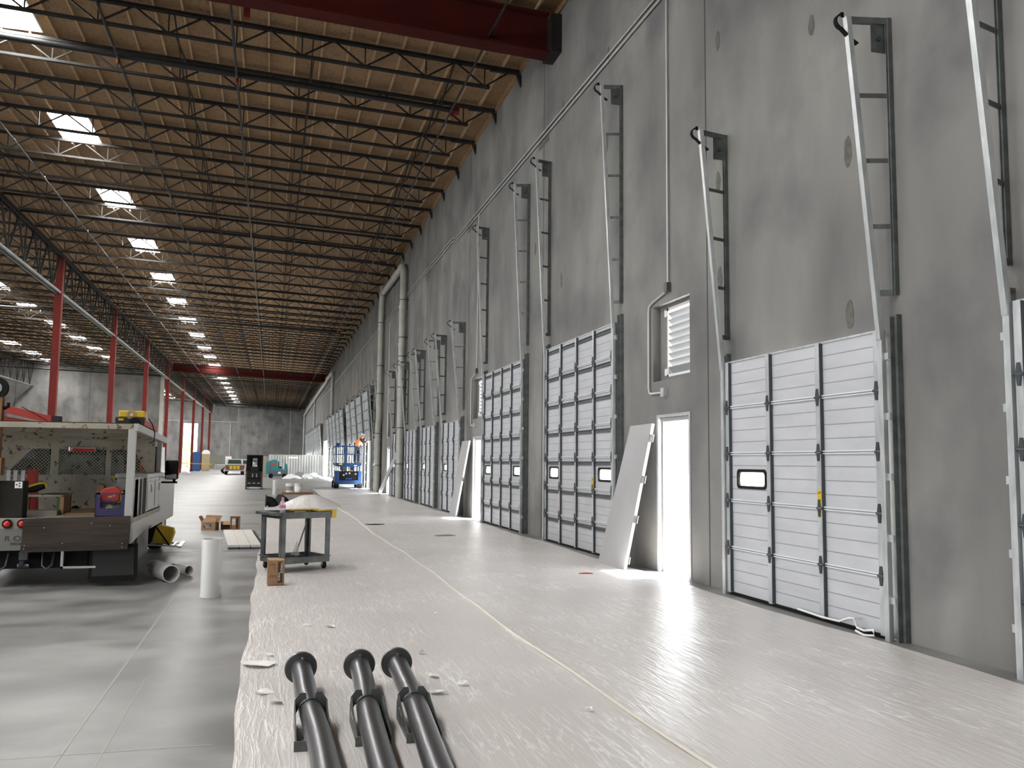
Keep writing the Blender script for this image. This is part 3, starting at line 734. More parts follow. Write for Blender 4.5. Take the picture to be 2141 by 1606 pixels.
# far wall details
conduit([(-22, YF-.05, 8.2), (-5.7, YF-.05, 8.1), (-5.7, YF-.05, 10.4)], .04, 'conduit', 'thin white conduit across the end wall')
conduit([(-7.0, YF-.05, 8.1), (-7.0, YF-.05, 2.2)], .035, 'conduit', 'thin white conduit dropping on the end wall above the white door')
o = MB(); o.box(-7.62, YF-.06, 0, -6.6, YF-.005, 2.15); d = struct(o.build('door_4', 'white'))
o = MB(); o.box(-10.3, YF-.05, 0, -10.15, YF-.004, 2.3); o.box(-8.25, YF-.05, 0, -8.1, YF-.004, 2.3); o.box(-10.3, YF-.05, 2.15, -8.1, YF-.004, 2.3); o.box(-10.15, YF-.02, 0, -8.25, YF-.004, 2.15)
struct(o.build('door_5', 'farpanel'))
# tree outside the tall opening
t = thing('tree', 'green leafy tree outside the tall opening in the end wall', 'tree', (-15.5, 178, -.1))
MB().tube([(0, 0, 0), (0, 0, 3)], [.2, .12], 8).build('trunk', 'bark', t, True)
lf = MB(); rnd = random.Random(3)
for k in range(900):
    a = rnd.uniform(0, 2*pi); z = rnd.uniform(.6, 5.2); rr = 1.9*math.sqrt(rnd.random())*(1-.55*abs(z-2.4)/3); p = Vector((rr*cos(a), rr*sin(a), z))
    d1_ = Vector((rnd.uniform(-1, 1), rnd.uniform(-1, 1), rnd.uniform(-1, 1))).normalized()*.22; d2_ = d1_.orthogonal().normalized()*.12
    lf.add([p-d1_, p+d2_, p+d1_, p-d2_], [(0, 1, 2, 3)])
lf.build('foliage', 'tree', t)

# ------------------------------------------------------------------ plastic sheeting
def sheet(x0f, x1f, y0, y1, z, lbl, seed, bumpf=None):
    rnd = random.Random(seed); nx, ny = 26, int((y1-y0)/.16); o = MB(); vs = []; fs = []
    ph = [rnd.uniform(0, 6) for _ in range(6)]
    for i in range(ny+1):
        y = y0+(y1-y0)*i/ny; a, b = x0f(y), x1f(y)
        for k in range(nx+1):
            t_ = k/nx; x = a+(b-a)*t_
            h = z+.0035*(1+sin(x*7+y*3.1+ph[0]))*.5+.003*(1+sin(x*13-y*5.3+ph[1]))*.5+rnd.uniform(0, .0006)
            if bumpf: h += bumpf(x, y)
            vs.append((x, y, h))
    for i in range(ny):
        for k in range(nx): q = i*(nx+1)+k; fs.append((q, q+1, q+nx+2, q+nx+1))
    o.add(vs, fs); ob = o.build('plastic_sheet', 'sheet', None, True, angle=80); tag(ob, lbl, 'plastic sheet'); return ob
def mound(x, y):
    dx = (x-1.28)/1.25; dy = (y-29.4)/1.3; r_ = math.sqrt(dx*dx+dy*dy)
    if r_ > 1: return 0
    a = math.atan2(dy, dx); return .40*cos(pi*r_/2)**1.7*(1+.10*sin(a*9)*r_)+.02*r_*(1-r_)*sin(a*17)
import functools
edge = lambda y: -.15+.012*sin(y*1.7)+.008*sin(y*4.1+1)
seam = lambda y: 2.25+.03*sin(y*.6)+.012*sin(y*2.3)
s1 = sheet(edge, seam, -3, 31.5, .006, 'pale plastic sheeting under the springs and cart, heaped up at its far end', 4, mound)
s2 = sheet(lambda y: seam(y)-.12, lambda y: W-.30+.04*sin(y*1.3), -3, 47, .014, 'pale plastic sheeting laid on the floor along the dock doors', 9)
e = MB(); pts = [(seam(y)-.12, y, .022) for y in [(-3+.5*k) for k in range(100)]]; e.tube(pts, .012, 8); e.build('folded_edge', 'tape', s2, True)
# torn bits of film
bits = [(-.06, 6.78, .13), (.56, 8.14, .06), (.0, 5.95, .06), (.08, 5.70, .05), (1.135, 6.13, .05), (1.283, 5.87, .04), (1.09, 5.69, .06), (1.18, 6.9, .03), (.36, 8.25, .05), (.03, 7.07, .04), (1.6, 8.6, .03), (1.9, 5.1, .03)]
SCRAPS = ['large torn flap of plastic film at the left edge of the sheeting', 'small pale film scrap on the sheeting behind the left spring tube', 'film scrap left of the bracket on the left spring tube', 'smaller film scrap left of the left spring tube, nearest the camera of that pair',
          'long pale film scrap right of the right spring tube', 'film scrap lying farthest right of the right spring tube', 'film scrap just right of the bracket on the right spring tube', 'tiny film scrap behind and right of the three spring tubes', 'film scrap between the cardboard box and the spring tubes', 'tiny film scrap behind the large torn flap',
          'film scrap beside the folded film edge, behind the spring tubes', 'film scrap beside the folded film edge, near the bottom of the picture']
for i, (x, y, s) in enumerate(bits):
    rr = random.Random(i); n = 7; o = MB(); pts = [(x+s*cos(a*2*pi/n)*rr.uniform(.5, 1.3), y+s*sin(a*2*pi/n)*rr.uniform(.4, 1.2), .014+rr.uniform(.0, .03)) for a in range(n)]
    o.add(pts+[(x, y, .02)], [(k, (k+1) % n, n) for k in range(n)])
    tag(o.build('film_scrap', 'paper'), SCRAPS[i], 'film scrap', 'torn film scraps')
def blob(x, y, sx, sy, sz, m, name, lbl, cat, seed=1, rough=.35, group=None, parent=None, zb=.01):
    rr = random.Random(seed); bm = bmesh.new(); bmesh.ops.create_icosphere(bm, subdivisions=3, radius=1)
    ph = [rr.uniform(0, 6) for _ in range(8)]
    for v in bm.verts:
        c = v.co; k = 1+rough*(sin(c.x*4+ph[0])*sin(c.y*5+ph[1])+.6*sin(c.z*9+ph[2]+c.x*6)*sin(c.y*8+ph[3]))*.6+rr.uniform(-.04, .04)*rough*3
        v.co = Vector((c.x*k*sx, c.y*k*sy, max(c.z*k*sz, -.0)+0))
    me = bpy.data.meshes.new(name); bm.to_mesh(me); bm.free(); me.materials.append(M[m]); ob = bpy.data.objects.new(name, me); C.objects.link(ob); ob.location = (x, y, zb)
    if parent: ob.parent = parent
    if lbl: tag(ob, lbl, cat, group)
    return ob
blob(2.4, 20.9, .22, .10, .03, 'darkgrey', 'dropped_rag', 'dark rag lying on the sheeting, farther from the camera', 'rag', 3)
blob(3.46, 17.6, .24, .09, .03, 'bag', 'dropped_rag', 'brown leaf-like rag lying on the sheeting in front of the tall doors', 'rag', 5)
blob(4.17, 11.32, .11, .05, .02, 'redpaint', 'red_scrap', 'small red scrap on the sheeting in front of the leaning door leaf', 'scrap', 6)
blob(5.12, 10.25, .07, .07, .07, 'clear', 'crumpled_cup', 'crumpled clear plastic by the wall beside the open doorway', 'plastic cup', 8, zb=.02)

#PART2
# ------------------------------------------------------------------ foreground: three spring tubes
def spring_tube(pts, tiltx, lbl, seed):
    """coil with flared wound end lying on the sheeting, bracket round it"""
    t = thing('torsion_spring', lbl, 'torsion spring', (pts[0][0], pts[0][1], .03), 0, 'torsion springs lying in front')
    o = Vector((pts[0][0], pts[0][1], .03)); pts = [Vector(p)-o for p in pts]
    # Catmull-like smoothing
    q = []
    for i in range(len(pts)-1):
        p0, p1, p2, p3 = pts[max(i-1, 0)], pts[i], pts[i+1], pts[min(i+2, len(pts)-1)]
        for k in range(6):
            s_ = k/6; q.append(.5*((2*p1)+(-p0+p2)*s_+(2*p0-5*p1+4*p2-p3)*s_*s_+(-p0+3*p1-3*p2+p3)*s_**3))
    q.append(pts[-1])
    MB().tube(q, .066, 28).build('coil', 'coil', t, True)
    # rings of the winding, visible as fine ridges
    d = (pts[0]-pts[1]).normalized(); c = pts[0]+Vector((0, .0, 0))
    ax = Vector((tiltx, 1, .12)).normalized(); x = ax.cross(Vector((0, 0, 1))).normalized(); y = x.cross(ax)
    fl = MB(); prof = [(.062, -.02)]
    for k in range(6):
        r0 = .062+k*.0072; prof += [(r0, -.012+k*.002), (r0+.005, -.016+k*.002), (r0+.0065, -.010+k*.002)]
    prof += [(.106, .004), (.106, .012), (.06, .012), (.04, .0)]
    n = 40; vs = []; fs = []
    for rr, h in prof:
        for j in range(n): a = 2*pi*j/n; vs.append(c+x*rr*cos(a)+y*rr*sin(a)+ax*h)
    for i in range(len(prof)-1):
        for j in range(n): fs.append((i*n+j, i*n+(j+1) % n, (i+1)*n+(j+1) % n, (i+1)*n+j))
    fl.add(vs, fs); fl.build('flared_end', 'disc', t, True)
    bolt = MB(); bolt.tube([c-ax*.03+y*.075, c-ax*.05+y*.075], .008, 8); bolt.build('bolt', 'steel', t)
    return t, o
def spring_bracket(t, o, c, tz=0.):
    c = Vector(c)-o
    b = MB()
    for s in (-1, 1):
        # side plate lying along the coil
        b.prism([(c.y-.36, -.025), (c.y+.10, -.02), (c.y+.10, .075), (c.y+.03, .135), (c.y-.03, .11), (c.y-.36, .02)], c.x+s*.088-.003, c.x+s*.088+.003, 'x')
    # chamfered end plates above the coil
    for s in (-1, 1):
        pl = [(c.x+s*.09, .03), (c.x+s*.09, .125), (c.x+s*.06, .165), (c.x+s*.028, .165), (c.x+s*.022, .135), (c.x+s*.06, .095)]
        b.prism(pl if s > 0 else pl[::-1], c.y+.062, c.y+.068, 'y')
    b.box(c.x-.10, c.y-.365, -.027, c.x-.03, c.y-.355, .03)
    br = b.build('bracket', 'galv_dark', t)
    h = MB()
    for s in (-1, 1):
        for k, yy in enumerate((-.02, -.06, -.10)):
            h.prism([(c.y+yy-.016, .05-k*.004), (c.y+yy+.012, .056-k*.004), (c.y+yy+.012, .074-k*.004), (c.y+yy-.016, .068-k*.004)], c.x+s*.0915-.001, c.x+s*.0915+.001, 'x')
    h.build('slot', 'steel', br)
    st = MB(); st.tube([(c.x+.069*cos(a), c.y+.03+.01*sin(a), c.z+.069*sin(a)) for a in [R(20+10*k) for k in range(15)]], .006, 6); st.build('winding_clip', 'hinge', br, True)
zc = .098
t, o = spring_tube([(.235, 6.02, .145), (.247, 5.75, .115), (.252, 5.45, zc), (.268, 5.05, zc), (.285, 4.6, zc), (.29, 4.0, zc), (.285, 3.2, zc)], -.12, 'left one of the three dark steel spring tubes lying in the foreground', 0)
spring_bracket(t, o, (.262, 5.12, zc))
t, o = spring_tube([(.615, 6.02, .145), (.612, 5.7, .115), (.60, 5.4, zc), (.578, 5.1, zc), (.557, 4.6, zc), (.54, 4.0, zc), (.53, 3.2, zc)], 0, 'middle one of the three dark steel spring tubes lying in the foreground', 1)
spring_bracket(t, o, (.575, 5.12, zc))
t, o = spring_tube([(.865, 6.02, .145), (.872, 5.75, .115), (.868, 5.4, zc), (.855, 5.12, zc), (.828, 4.7, zc), (.79, 4.1, zc), (.745, 3.2, zc)], .05, 'right one of the three dark steel spring tubes, its end ring hanging open', 2)
spring_bracket(t, o, (.845, 5.12, zc))

# ------------------------------------------------------------------ standing and lying pipes on bare concrete
def ring_pipe(name, p0, p1, r, th, lbl, n=28, group=None):
    p0 = Vector(p0); p1 = Vector(p1); d = (p1-p0).normalized(); x = d.orthogonal().normalized(); y = d.cross(x); L = (p1-p0).length
    vs = []; fs = []
    for rr, h in ((r, 0), (r, L), (r-th, L), (r-th, 0)):
        for j in range(n): a = 2*pi*j/n; vs.append(x*rr*cos(a)+y*rr*sin(a)+d*h)
    for i in range(4):
        for j in range(n): fs.append((i*n+j, i*n+(j+1) % n, ((i+1) % 4)*n+(j+1) % n, ((i+1) % 4)*n+j))
    o = MB().add(vs, fs).build(name, 'pvc', None, True); o.location = p0; tag(o, lbl, 'pipe', group); return o
ring_pipe('pvc_pipe', (-.595, 10.3, .0), (-.60, 10.3, .63), .109, .009, 'white plastic pipe piece standing upright on the bare concrete')
ring_pipe('pvc_pipe', (.20, 40, .0), (.20, 40, .66), .1, .009, 'distant white plastic pipe piece standing upright behind the buckets')
ring_pipe('pvc_pipe', (-1.135, 11.55, .105), (-1.42, 12.25, .105), .104, .009, 'thick white plastic pipe piece lying on the floor beside the truck')
ring_pipe('pvc_pipe', (-.985, 12.2, .065), (-1.20, 12.55, .065), .062, .007, 'thinner white pipe piece lying behind the thick one beside the truck')

# ------------------------------------------------------------------ boxes and boards
t = thing('cardboard_box', 'upright cardboard box with dark printed panel standing before the cart', 'box', (.098, 11.02, .02), R(4))
o = MB(); a, b, z = .098, .05, .30
o.box(-a, -b, 0, a, -b+.004, z-.012); o.box(-a, b-.004, 0, a, b, z); o.box(-a, -b+.004, 0, -a+.004, b-.004, z); o.box(a-.004, -b+.004, 0, a, b-.004, z-.01); o.box(-a+.004, -b+.004, 0, a-.004, b-.004, .004)
o.build('carton', 'card', t)
o = MB(); o.add([(-a, -b, z-.01), (a, -b, z-.02), (a, -b+.05, z-.03), (-a, -b+.055, z+.0), (-a, b, z+.012), (a, b, z+.0)], [(0, 1, 2, 3), (3, 2, 5, 4)]); o.build('flap', 'card_in', t)
MB().box(.020, -b-.0012, .02, .078, -b-.0002, z-.03).build('printed_panel', 'ink', t)
text('printing', 'TORQUE', .030, 'paper', t, (.062, -b-.002, .20), (R(90), R(90), 0), 1.05)
text('printing', 'FORCE', .030, 'paper', t, (.034, -b-.002, .095), (R(90), R(90), 0), 1.05)
o = MB()
for k, (x0, x1, zz) in enumerate(((-.06, -.01, .245), (-.075, .0, .23), (-.03, .0, .2), (-.03, .0, .18), (-.02, .0, .155), (-.07, .005, .105), (-.085, .01, .088))): o.box(x0, -b-.0012, zz, x1, -b-.0002, zz+.005)
o.build('print', 'ink', t)
def carton(x, y, w_, d_, h_, rz, lbl):
    t = thing('cardboard_box', lbl, 'box', (x, y, 0), rz)
    o = MB(); a, b = w_/2, d_/2
    o.box(-a, -b, 0, a, -b+.005, h_); o.box(-a, b-.005, 0, a, b, h_); o.box(-a, -b+.005, 0, -a+.005, b-.005, h_); o.box(a-.005, -b+.005, 0, a, b-.005, h_); o.box(-a+.005, -b+.005, 0, a-.005, b-.005, .005)
    o.build('carton', 'card', t); return t
t = carton(-1.22, 20.0, .30, .26, .18, R(-14), 'open cardboard box with dark logo and white plastic pieces inside')
f_ = MB(); f_.add([(-.15, -.13, .18), (.15, -.13, .18), (.12, -.02, .27), (-.09, -.02, .27)], [(0, 1, 2, 3)]); f_.add([(-.15, -.13, .18), (-.15, .13, .18), (-.23, .13, .30), (-.22, -.1, .29)], [(0, 1, 2, 3)])
f_.add([(-.15, .13, .18), (.15, .13, .18), (.20, .18, .30), (-.15, .18, .31)], [(0, 1, 2, 3)]); f_.add([(.15, -.13, .18), (.15, .13, .18), (.24, .13, .17), (.24, -.1, .17)], [(0, 1, 2, 3)])
fl = f_.build('flap', 'card', t); s = fl.modifiers.new('s', 'SOLIDIFY'); s.thickness = .004
MB().box(-.10, -.1315, .045, .06, -.1305, .14).build('logo_panel', 'ink', t)
text('printing', 'Wayne', .042, 'paper', t, (-.03, -.1325, .112), (R(90), 0, 0)); text('printing', 'Dalton', .042, 'paper', t, (-.01, -.1325, .070), (R(90), 0, 0))
blob(0, 0, .1, .07, .05, 'paper', 'filling', None, None, 4, .3, None, t, .17)
t = carton(-.90, 20.15, .22, .22, .16, R(5), 'middle opened cardboard box with a drooping flap')
o = MB(); o.add([(-.12, -.11, .17), (.15, -.11, .17), (.13, -.17, .11), (-.08, -.17, .11)], [(0, 1, 2, 3)]); fl = o.build('flap', 'card_in', t); s = fl.modifiers.new('s', 'SOLIDIFY'); s.thickness = .004
MB().box(-.105, -.1115, .01, .1, -.1105, .14).build('open_side_shade', 'ink', t)  # dark sheet on the front face, painting the shaded inside of the box
t = thing('cardboard_box', 'cardboard box tipped on end with white shipping label, right of the open ones', 'box', (-.71, 20.0, 0), R(6))
o = MB(); o.box(-.10, -.08, 0, .10, .12, .004); o.box(-.10, -.08, .284, .10, .12, .288); o.box(-.10, -.08, .004, -.095, .12, .284); o.box(.095, -.08, .004, .10, .12, .284); o.box(-.095, -.06, .004, .095, -.055, .284); o.build('carton', 'card', t)
MB().box(-.07, -.062, .11, .0, -.0605, .24).build('label', 'paper', t); o = MB(); [o.box(-.06, -.0632, z_, -.015, -.0622, z_+.008) for z_ in (.13, .15, .18, .215)]; o.build('print', 'ink', t)
MB().box(.015, -.063, .02, .06, -.0605, .26).build('tape_strip', 'ink', t)
# stack of white boards
for k, (x, wd) in enumerate(((-.83, .18), (-.645, .18), (-.46, .17))):
    t = thing('floor_board', 'flat white metal panel in the low stack, %s' % ('leftmost', 'middle one', 'rightmost')[k], 'panel', (x+.14, 17.35, .0), R(4), 'white panels stacked on the floor')
    MB().box(-wd/2, -1.72, .03, wd/2, 1.72, .07).build('panel', 'steelboard', t); MB().box(-wd/2+.01, -1.71, .0, wd/2-.01, 1.71, .028).build('under_panel', 'mgrey', t)
t = tag(MB().box(-.02, -1.6, 0, .02, 1.5, .05).build('steel_angle', 'hinge'), 'dark steel angle lying along the right side of the white panels', 'steel angle'); t.location = (-.20, 17.6, 0); t.rotation_euler = (0, 0, R(4))

# ------------------------------------------------------------------ utility cart
ct = thing('utility_cart', 'grey two-shelf plastic utility cart with black casters on the sheeting', 'cart', (.36, 12.88, .02), 0)
# corners in the cart's frame: near-left corner of the long side to the far right
A = Vector((.19, 11.9)); Bv = Vector((.775, 13.0)); Dv = Vector((.0, 12.95))-A*0
ang = math.atan2(.62, .60)
ct.location = (.36, 12.55, .024); ct.rotation_euler = (0, 0, R(26))
LX, LY = .36, .30
def tray(z, h):
    o = MB(); 
    for s in (-1, 1): o.box(-LX, s*LY-.012, z, LX, s*LY+.012, z+h); o.box(s*LX-.012, -LY, z, s*LX+.012, LY, z+h)
    o.box(-LX, -LY, z, LX, LY, z+.015); o.box(-LX-.03, -LY-.02, z+h-.012, LX+.02, -LY+.012, z+h); o.box(-LX-.03, LY-.012, z+h-.012, LX+.02, LY+.02, z+h); o.box(LX-.01, -LY, z+h-.012, LX+.02, LY, z+h)
    return o
tray(.10, .085).build('lower_shelf', 'cart', ct, bevel=.004)
o = tray(.70, .085); o.box(-LX-.10, -LY, .745, -LX, LY, .785); o.build('upper_shelf', 'cart', ct, bevel=.004)
MB().box(-LX-.06, -.09, .7355, -LX-.03, .09, .744).build('handle_slot', 'black', ct)
for sx in (-1, 1):
    for sy in (-1, 1):
        l = MB(); l.box(sx*(LX-.03)-.028, sy*(LY-.01)-.014, .185, sx*(LX-.03)+.028, sy*(LY-.01)+.014, .70); l.box(sx*(LX-.005)-.014, sy*(LY-.03)-.028, .185, sx*(LX-.005)+.014, sy*(LY-.03)+.028, .70); l.build('leg', 'cart', ct)
        c = MB(); c.lathe([(0, -.014), (.052, -.014), (.056, -.008), (.056, .008), (.052, .014), (0, .014)], 20, (sx*(LX-.05), sy*(LY-.05), .056), 'x'); w_ = c.build('caster', 'black', ct, True)
        c = MB(); c.box(sx*(LX-.05)-.026, sy*(LY-.05)-.014, .05, sx*(LX-.05)-.02, sy*(LY-.05)+.014, .10); c.box(sx*(LX-.05)+.02, sy*(LY-.05)-.014, .05, sx*(LX-.05)+.026, sy*(LY-.05)+.014, .10); c.build('caster_fork', 'steel', w_)
def on_cart(x, y, z): return ct.matrix_world @ Vector((x, y, z))
bpy.context.view_layer.update()
p = on_cart(-.26, -.10, .715)
t = thing('drink_bottle', 'clear drink bottle with pink label and cap on the cart top', 'bottle', p)
MB().lathe([(0, 0), (.034, 0), (.037, .01), (.037, .085), (.041, .10), (.042, .17), (.034, .20), (.016, .225), (.014, .245)], 20).build('bottle', 'clear', t, True)
MB().lathe([(.0425, .12), (.0428, .122), (.0428, .165), (.0425, .167)], 20).build('label', 'pink', t, True)
MB().lathe([(0, .268), (.016, .266), (.017, .24), (.0, .24)], 14).build('cap', 'pink', t, True)
p = on_cart(.20, .12, .715); t = thing('spray_can', 'small clear bottle at the back of the cart top', 'bottle', p)
MB().lathe([(0, 0), (.022, 0), (.022, .06), (.008, .075), (.008, .09), (0, .09)], 14).build('bottle', 'clear', t, True)
p = on_cart(0, 0, .715); t = thing('tool_tray', 'shallow yellow tray lying across the cart top, its end hanging over', 'tray', p, R(26))
o = MB(); o.box(-.02, .04, .072, .36, .24, .084); o.box(.385, -.30, -.02, .46, -.10, .085); o.box(.20, -.29, .076, .46, -.10, .085); o.build('tray', 'yellow', t)
o = MB(); o.box(-.12, -.24, .0, .02, -.18, .075); o.build('folded_card', 'ply', t)
p = on_cart(-.05, -.05, .115); blob(p.x, p.y, .20, .16, .06, 'hinge', 'tool_heap', 'heap of dark tools on the lower shelf of the cart', 'tools', 11, .5, zb=p.z)
p = on_cart(.02, .05, .115)
o = MB(); o.add([(-.07, 0, .0), (.07, 0, 0), (.05, .02, .14), (.03, .03, .22), (.0, .02, .12)], [(0, 1, 2, 4), (2, 3, 4)]); o = o.build('clear_bag', 'clear'); o.location = (p.x, p.y, p.z+.04); tag(o, 'clear plastic bag standing among tools on the lower cart shelf', 'bag'); sm = o.modifiers.new('s', 'SOLIDIFY'); sm.thickness = .004
p = on_cart(-.22, -.18, .14); t = tag(MB().tube([(-.34, 0, .0), (.12, .05, .0)], .009, 8).build('pry_bar', 'hinge'), 'dark metal bar sticking out from the lower cart shelf', 'bar'); t.location = (p.x, p.y, p.z+.055); t.rotation_euler = (0, 0, R(15))
p = on_cart(.10, .20, .12); q = on_cart(LX-.07, LY-.06, .60); t = tag(MB().bar((0, 0, 0), q-p, .022, .006).build('perforated_strap', 'galv_dark'), 'perforated steel strap leaning inside the cart', 'steel strap'); t.location = p

# ------------------------------------------------------------------ fittings behind the cart
def elbow(x, y, rz, lbl, R0=.22, r=.15, group='black pipe elbows'):
    t = thing('pipe_elbow', lbl, 'pipe elbow', (x, y, .0), rz, group)
    pts = [(-R0+R0*cos(a), 0, .18+R0*sin(a)-.02) for a in [R(90-10*k) for k in range(10)]]; pts = [(-.24, 0, .34-.14+.0)]+[(-.20+.2*sin(a), 0, .02+.18*cos(a)) for a in [R(9*k) for k in range(11)]]
    pts = [(p[0], p[1], p[2]) for p in pts]
    MB().tube(pts, [r]*len(pts), 18).build('elbow', 'black', t, True)
    MB().lathe([(0, -.02), (.20, -.02), (.20, .02), (0, .02)], 22, (-.25, 0, .20), 'x').build('flange', 'darkgrey', t)
    MB().lathe([(0, 0.0), (.2, 0.0), (.2, .03), (0, .03)], 22, (0, 0, 0), 'z').build('flange', 'darkgrey', t)
elbow(.13, 29.5, 0, 'black flanged pipe elbow on the floor, leftmost behind the cart')
elbow(.50, 30.2, R(50), 'black flanged pipe elbow behind the leftmost one')
elbow(1.0, 30.0, R(160), 'black pipe fitting under the right end of the wooden beam')
blob(.70, 29.6, .16, .12, .13, 'hinge', 'pipe_fitting', 'small dark metal fitting between the black elbows', 'fitting', 12, .4)
blob(.50, 28.9, .28, .07, .035, 'black', 'steel_offcut', 'flat dark offcut lying in front of the black elbows', 'offcut', 13, .1)
t = tag(MB().box(-.50, -.07, 0, .50, .07, .075).build('wooden_beam', 'wood'), 'short brown timber laid across the black pipe fittings', 'timber'); t.location = (.88, 30.1, .385)
for x, l in ((.62, 'white bucket on the timber, the left one with a brown stain'), (.88, 'white bucket on the timber, the right one')):
    t = thing('bucket', l, 'bucket', (x, 30.1, .46))
    MB().lathe([(0, 0), (.115, 0), (.128, .26), (.135, .262), (.135, .29), (.125, .29), (.11, .01), (0, .01)], 20).build('bucket', 'pvc', t, True)
    MB().lathe([(.1195, .06), (.127, .2), (.1265, .2), (.119, .06)], 20).build('label', 'bag' if x < .7 else 'paper', t, True)

# ------------------------------------------------------------------ flatbed truck
tk = thing('flatbed_truck', 'rusty white flatbed work truck parked at the left, seen from behind', 'truck', (-2.9, 13.6, 0))
OX, OY = 2.9, -13.6
class TB(MB):
    def build(s, name, m, parent=None, **k):
        s.v = [(v[0]+OX, v[1]+OY, v[2]) for v in s.v]; return MB.build(s, name, m, parent, **k)
YR = 11.3
o = TB(); o.box(-4.25, YR, .74, -1.57, 14.0, .80); o.build('bed', 'rust_white', tk)
o = TB(); o.box(-4.25, YR-.02, .68, -1.62, YR, .81); o.build('rear_sill', 'rust_white', tk)
o = TB(); [o.box(x, YR-.035, .772, x+.09, YR-.02, .79) for x in (-2.49, -1.86)]; o.build('stake_pocket', 'steel', tk)
o = TB(); o.box(-3.9, YR-.03, .44, -2.60, YR+.02, .69); bp = o.build('bumper', 'truck_grey', tk)
text('lettering', 'R O', .085, 'ink', bp, (-2.83+OX, YR-.032+OY, .575), (R(90), 0, 0), 1.2); text('lettering', '800-8', .042, 'ink', bp, (-2.80+OX, YR-.032+OY, .515), (R(90), 0, 0), 1.1)
for x in (-2.895, -2.74):
    o = TB(); o.lathe([(0, -.03), (.052, -.03), (.052, 0), (0, 0)], 24, (x, YR-.022, .745), 'y'); l = o.build('tail_light', 'black', tk, smooth=True)
    o = TB(); o.lathe([(0, -.045), (.02, -.043), (.034, -.031), (.034, -.028), (0, -.028)], 24, (x, YR-.022, .745), 'y'); o.build('lens', 'redlens', l, smooth=True)
o = TB()
o.prism([(-2.735, .42), (-1.60, .44), (-1.585, .83), (-2.72, .805)], YR-.075, YR-.05); b_ = o.build('rear_board', 'oldwood', tk)
o = TB()
for x, z in ((-2.70, .46), (-2.695, .50), (-2.5, .70), (-1.66, .47), (-1.66, .51), (-1.8, .72), (-2.3, .52), (-2.0, .75)): o.lathe([(0, -.004), (.007, -.004), (.007, 0), (0, 0)], 8, (x, YR-.075, z), 'y')
o.build('screw', 'steel', b_)
o = TB(); 
for z in (.565, .70): o.prism([(-2.73, z-.004+.0), (-1.59, z+.0), (-1.59, z+.006), (-2.73, z+.002)], YR-.0765, YR-.0745)
o.build('board_gap', 'ink', b_)
# chassis under the bed
o = TB(); o.box(-3.75, YR+.1, .22, -2.06, YR+.28, .42); o.box(-3.4, YR+.2, .35, -3.25, 15.6, .72); o.box(-2.45, YR+.2, .35, -2.3, 15.6, .72); o.build('chassis', 'black', tk)
o = TB(); o.box(-2.33, YR+.02, .22, -2.30, YR+.1, .44); o.box(-2.33, YR+.02, .22, -1.95, YR+.1, .245); o.build('step_bar', 'steel', tk)
o = TB(); o.box(-2.76, YR-.02, .33, -2.67, YR+.1, .42); o.tube([(-2.72, YR-.02, .3), (-2.72, YR-.06, .27)], .03, 10); o.tube([(-2.78, YR+.04, .26), (-2.66, YR+.04, .26)], .025, 8); o.build('hitch', 'hinge', tk)
o = TB(); [o.tube([(x-.06, YR+.08, .40), (x-.05, YR+.02, .26), (x, YR-.0, .22), (x+.05, YR+.02, .26), (x+.06, YR+.08, .40)], .012, 8) for x in (-2.95, -2.47)]; o.build('chain_loop', 'hinge', tk, smooth=True)
# mud flap and wheels
o = TB(); o.prism([(-2.02, .46), (-1.50, .50), (-1.49, .10), (-1.53, .055), (-2.0, .05), (-2.03, .09)], YR+.03, YR+.045); mf = o.build('mud_flap', 'black', tk)
o = TB(); o.prism([(-1.985, .42), (-1.54, .46), (-1.53, .13), (-1.99, .12)], YR+.026, YR+.0295); o.build('flap_panel', 'darkgrey', mf)
def wheel(x, y, r, wd, par, rim='steel', cls=TB):
    o = cls(); o.lathe([(.0, -wd/2), (r*.6, -wd/2), (r*.9, -wd/2), (r, -wd*.32), (r, wd*.32), (r*.9, wd/2), (r*.6, wd/2), (0, wd/2)], 28, (x, y, r), 'x'); w_ = o.build('wheel', 'black', par, smooth=True)
    o = cls(); [o.lathe([(0, s*(wd/2+.004)), (r*.35, s*(wd/2+.004)), (r*.55, s*(wd/2-.01)), (r*.58, s*(wd/2+.003))], 20, (x, y, r), 'x') for s in (-1, 1)]; o.build('rim', rim, w_, smooth=True)
wheel(-1.86, YR+.62, .40, .44, tk, 'darkgrey'); wheel(-3.80, YR+.62, .40, .44, tk, 'darkgrey'); wheel(-1.85, 16.0, .40, .24, tk); wheel(-3.85, 16.0, .40, .24, tk)
# side boxes and skirt
o = TB(); o.prism([(YR+.02, .50), (YR+.02, .80), (14.2, .80), (14.2, .66), (12.2, .56)], -1.60, -1.575, 'x'); o.build('side_skirt', 'truck_white', tk)
o = TB(); o.box(-2.0, 12.15, .22, -1.62, 13.2, .66); o.build('under_box', 'truck_grey', tk)
o = TB(); o.box(-1.95, 12.55, .80, -1.59, 14.15, 1.25); sb = o.build('side_tool_box', 'truck_white', tk, bevel=.01)
o = TB(); o.box(-1.97, 12.5, 1.25, -1.575, 14.2, 1.31); o.build('lid', 'truck_white', sb, bevel=.01)
o = TB(); [o.box(-1.588, y, .84, -1.582, y+.55, 1.2) for y in (12.62, 13.42)]; o.build('door_panel', 'truck_white', sb, bevel=.003)
for y in (12.95, 13.8): o = TB(); o.box(-1.58, y, 1.05, -1.565, y+.03, 1.16); o.build('latch', 'steel', sb)
